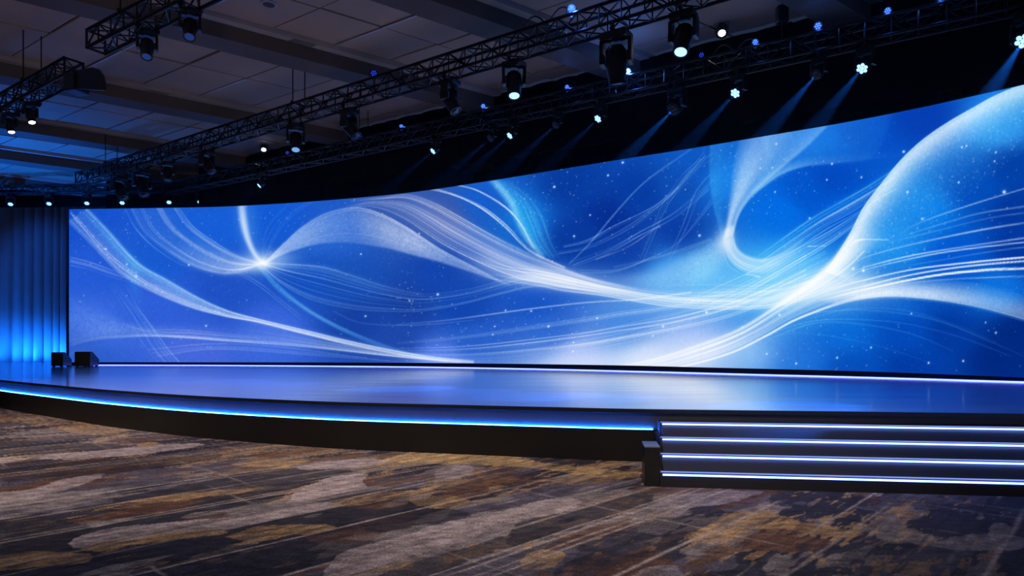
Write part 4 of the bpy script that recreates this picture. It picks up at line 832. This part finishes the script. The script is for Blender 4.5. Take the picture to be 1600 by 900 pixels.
for T, px, ln, sc, lb in BL:
    p = T.at(px); r = copy_tree(pb); r.location = (p.x, p.y, T.zb+T.h+.02); r.scale = (sc*.78,)*3; tag(r, lb, 'lamp', 'blue diode lamps on top of the trusses')
    v = Vector((-p.x, -p.y, -5.)).normalized(); r.rotation_euler = (0, 0, math.atan2(-v.x, v.y))
    for c in r.children:
        if c.name.startswith('can'):
            c.rotation_euler = (math.acos(-v.z), 0, 0)
            if ln != 'diode':
                if ln not in bdata: bdata[ln] = c.children[0].data.copy(); bdata[ln].materials.clear(); bdata[ln].materials.append(M[ln])
                c.children[0].data = bdata[ln]
    if ln != 'dioded': point('blue_lamp_light', Vector(r.location)+Vector((v.x*.3, v.y*.3, .1)), 25 if ln == 'diodeb' else (12 if T is TA else 3), (.05, .2, 1.), .03)
for o in list(protos.values())+[pp, pb]:
    for c in o.children_recursive: bpy.data.objects.remove(c)
    bpy.data.objects.remove(o)

# black barn-door fixture at the end of the upper left truss
p = TC.at(116); bdl = thing('barn_door_light', 'black floodlight with wide curved barn door flap at the end of the upper left truss', 'stage light', (p.x+.05, p.y-.1, TC.zb+.02), rz=-.3)
b = N(); box(b, (.02, 0, -.02), (.14, .1, .1), bev=.01); obj('clamp', b, M['fixture'], bdl)
b = N(); box(b, (.08, 0, -.22), (.30, .34, .36), bev=.03); obj('housing', b, M['fixture'], bdl)
b = N(); fl = [(0,.02),(.45,.02),(.60,-.04),(.70,-.16),(.74,-.30),(.74,-.47),(.4,-.42),(0,-.34)]
prism(b, fl, -.02, .02, Matrix.Translation((.22, -.10, -.02)) @ Matrix(((1,0,0,0),(0,0,1,0),(0,1,0,0),(0,0,0,1)))); obj('barn_door', b, M['fixture'], bdl)
# chain hoist on the rear truss
p = TB.at(1222); ch = thing('chain_hoist', 'dark chain hoist hanging from the ceiling above the rear truss', 'hoist', (p.x, p.y, TB.zb+TB.h+.03))
b = N(); box(b, (0, 0, .55), (.22, .16, .34), bev=.03); obj('motor', b, M['fixture'], ch)
b = N(); tube(b, (0, 0, 0), (0, 0, .40), .012, 6); tube(b, (0, 0, .72), (0, 0, ZC-TB.zb-TB.h-.03), .016, 6); obj('chain', b, M['truss'], ch)
b = N(); lathe(b, [(.03,.30),(.075,.26),(.08,.05),(.05,.0)], 12, Matrix.Translation((.16, 0, .1))); obj('chain_bag', b, M['drape'], ch)
# cables looped over the trusses
for i, (T, x0, x1, sag, lb) in enumerate(((TA, 812, 900, .25, 'black cable looping above the front truss near the middle'), (TB, 1110, 1190, .22, 'black cable sagging above the rear truss near the hoist'), (TC, 20, 100, .12, 'black cable lying along the upper left truss'), (TA, 150, 250, .14, 'black cable lying along the left end of the front truss'))):
    a, e = T.at(x0), T.at(x1); b = N(); pts = []
    for k in range(25):
        t = k/24; q = a.lerp(e, t); pts.append((q.x-a.x, q.y-a.y, .036+sag*abs(math.sin(t*math.pi*2))))
    wire(b, pts, .016, 6); o = obj('power_cable', b, M['cable']); o.location = (a.x, a.y, T.zb+T.h); tag(o, lb, 'cable')

# ---------------------------------------------------------------- floor monitors on the stage
def monitor(px0, px1, d, w, dep, h, rz, label):
    t = thing('floor_monitor', label, 'speaker', (at((px0+px1)/2, d), d, S), 'black floor monitors on the stage', rz)
    k = .42*dep; pr = [(0, .03), (0, h), (dep*.28, h), (dep, h*.48), (dep, .03)]
    b = N(); mx = Matrix.Translation((-w/2, -dep*.0, 0)) @ Matrix(((0,0,1,0),(1,0,0,0),(0,1,0,0),(0,0,0,1))); prism(b, pr, 0, w, mx); bmesh.ops.bevel(b, geom=b.edges[:], offset=.012, segments=2, affect='EDGES'); obj('cabinet', b, M['fixture'], t)
    b = N(); n = Vector((0, h*.52, dep*.72)).normalized(); c = Vector((0, dep*.64, h*.74))+n*.008; box(b, c, (w*.9, .012, math.hypot(dep*.72, h*.52)*.9), Matrix.Rotation(math.pi/2-math.atan2(h*.52, dep*.72), 3, 'X')); obj('grille', b, M['grille'], t)
    b = N()
    b.free()
    for sx in (-1, 1):
        for yy in (.06, dep-.08): b = N(); box(b, (sx*(w/2-.06), yy, .015), (.06, .06, .03)); obj('foot', b, M['cable'], t)
    b = N(); box(b, (w/2+.004, dep*.42, h*.55), (.016, .12, .05), bev=.004); obj('handle', b, M['bezel'], t)
monitor(80, 98, 22.0, .36, .66, .50, .2, 'smaller black floor monitor at the stage back left, in front of the lit curtain')
monitor(117, 140, 22.0, .48, .74, .52, .2, 'larger black floor monitor in front of the left end of the video wall')

# ---------------------------------------------------------------- haze under the rigging
if HAZE:
    b = N(); prism(b, [(-16, 25.5), (-16, 21.5), (-12, 18.5), (0, 11.5), (12, 4), (16, 4), (16, 12), (4, 20)], 4.3, 8.2); h = obj('haze', b, None)
    hm = bpy.data.materials.new('haze'); hm.use_nodes = True; nt = hm.node_tree; nt.nodes.remove(nt.nodes['Principled BSDF']); vs = nt.nodes.new('ShaderNodeVolumeScatter'); vs.inputs['Density'].default_value = .0022; vs.inputs['Anisotropy'].default_value = .72
    nt.links.new(vs.outputs[0], nt.nodes['Material Output'].inputs['Volume']); h.data.materials.clear(); h.data.materials.append(hm)
    tag(h, 'thin stage haze catching the light beams under the rear truss', 'haze', kind='stuff')
for loc, aim, en in SPOTS: spot('wash_beam', loc, aim, 9000*en, (.012, .17, 1.), 11, .5, .02)

# ---------------------------------------------------------------- light of the room
def area(name, loc, aim, energy, col, sx, sy):
    l = bpy.data.lights.new(name, 'AREA'); l.shape = 'RECTANGLE'; l.size = sx; l.size_y = sy; l.energy = energy; l.color = col
    o = bpy.data.objects.new(name, l); COL.objects.link(o); o.location = loc; o.rotation_euler = Vector(aim).to_track_quat('-Z', 'Y').to_euler(); return o
for p, l in STEPL: area('step_led_light', p, Nn*.3+Vector((0, 0, .95)), 14, (.26, .36, 1.), l, .02)
for x, e in ((-26.0, .8), (-24.9, .8), (-23.7, .9), (-22.6, 1.1), (-21.9, 1.2), (-21.0, 1.2), (-20.2, 1.2), (-19.0, 1.)): area('curtain_uplight', (x, 28.8, S+.1), (0, .45, .9), 52*e, (.005, .165, 1.), .12, .12)
spot('curtain_wash', (-21.5, 25.5, 7.2), (-.02, .9, -.62), 420, (.01, .16, 1.), 80, .9, .1)
spot('ceiling_wash', (-19.5, 22.5, 1.6), (.1, .02, 1), 5200, (.005, .15, 1.), 120, 1., .2)
for x, y, ax, ay, en, sz in ((-9., 5.5, -7.6, 10.2, 3600, 58), (-4.2, 2.8, -4.4, 7.8, 3000, 58), (.6, 1.2, .4, 7.0, 2900, 50), (-3., -2.5, -2., 3.8, 950, 75), (3.4, -2.5, 2.6, 4., 620, 75)):
    spot('house_downlight', (x, y, ZC-.3), (ax-x, ay-y, -(ZC-.3)), en, (1., .78, .64) if en > 1600 else (1., .87, .88), sz, .9, .15)
spot('ceiling_fill_light', (-6, .5, .6), (-6, 9, 7.0), 520, (1., .78, .62), 100, 1., .3); spot('ceiling_fill_light', (-14, 2.5, .6), (0, 9, 7.), 330, (1., .74, .56), 110, 1., .3)  # unseen warm spots added low down to brighten the ceiling
w = bpy.data.worlds.new('world'); scn.world = w; w.use_nodes = True; w.node_tree.nodes['Background'].inputs[0].default_value = (.01, .012, .02, 1); w.node_tree.nodes['Background'].inputs[1].default_value = .15
scn.view_settings.view_transform = 'Standard'; scn.view_settings.look = 'None'; scn.view_settings.exposure = 0; scn.view_settings.gamma = 1; scn.view_settings.use_curve_mapping = False
scn.cycles.use_denoising = True; scn.cycles.max_bounces = 6; scn.cycles.volume_bounces = 0; scn.cycles.sample_clamp_indirect = 4
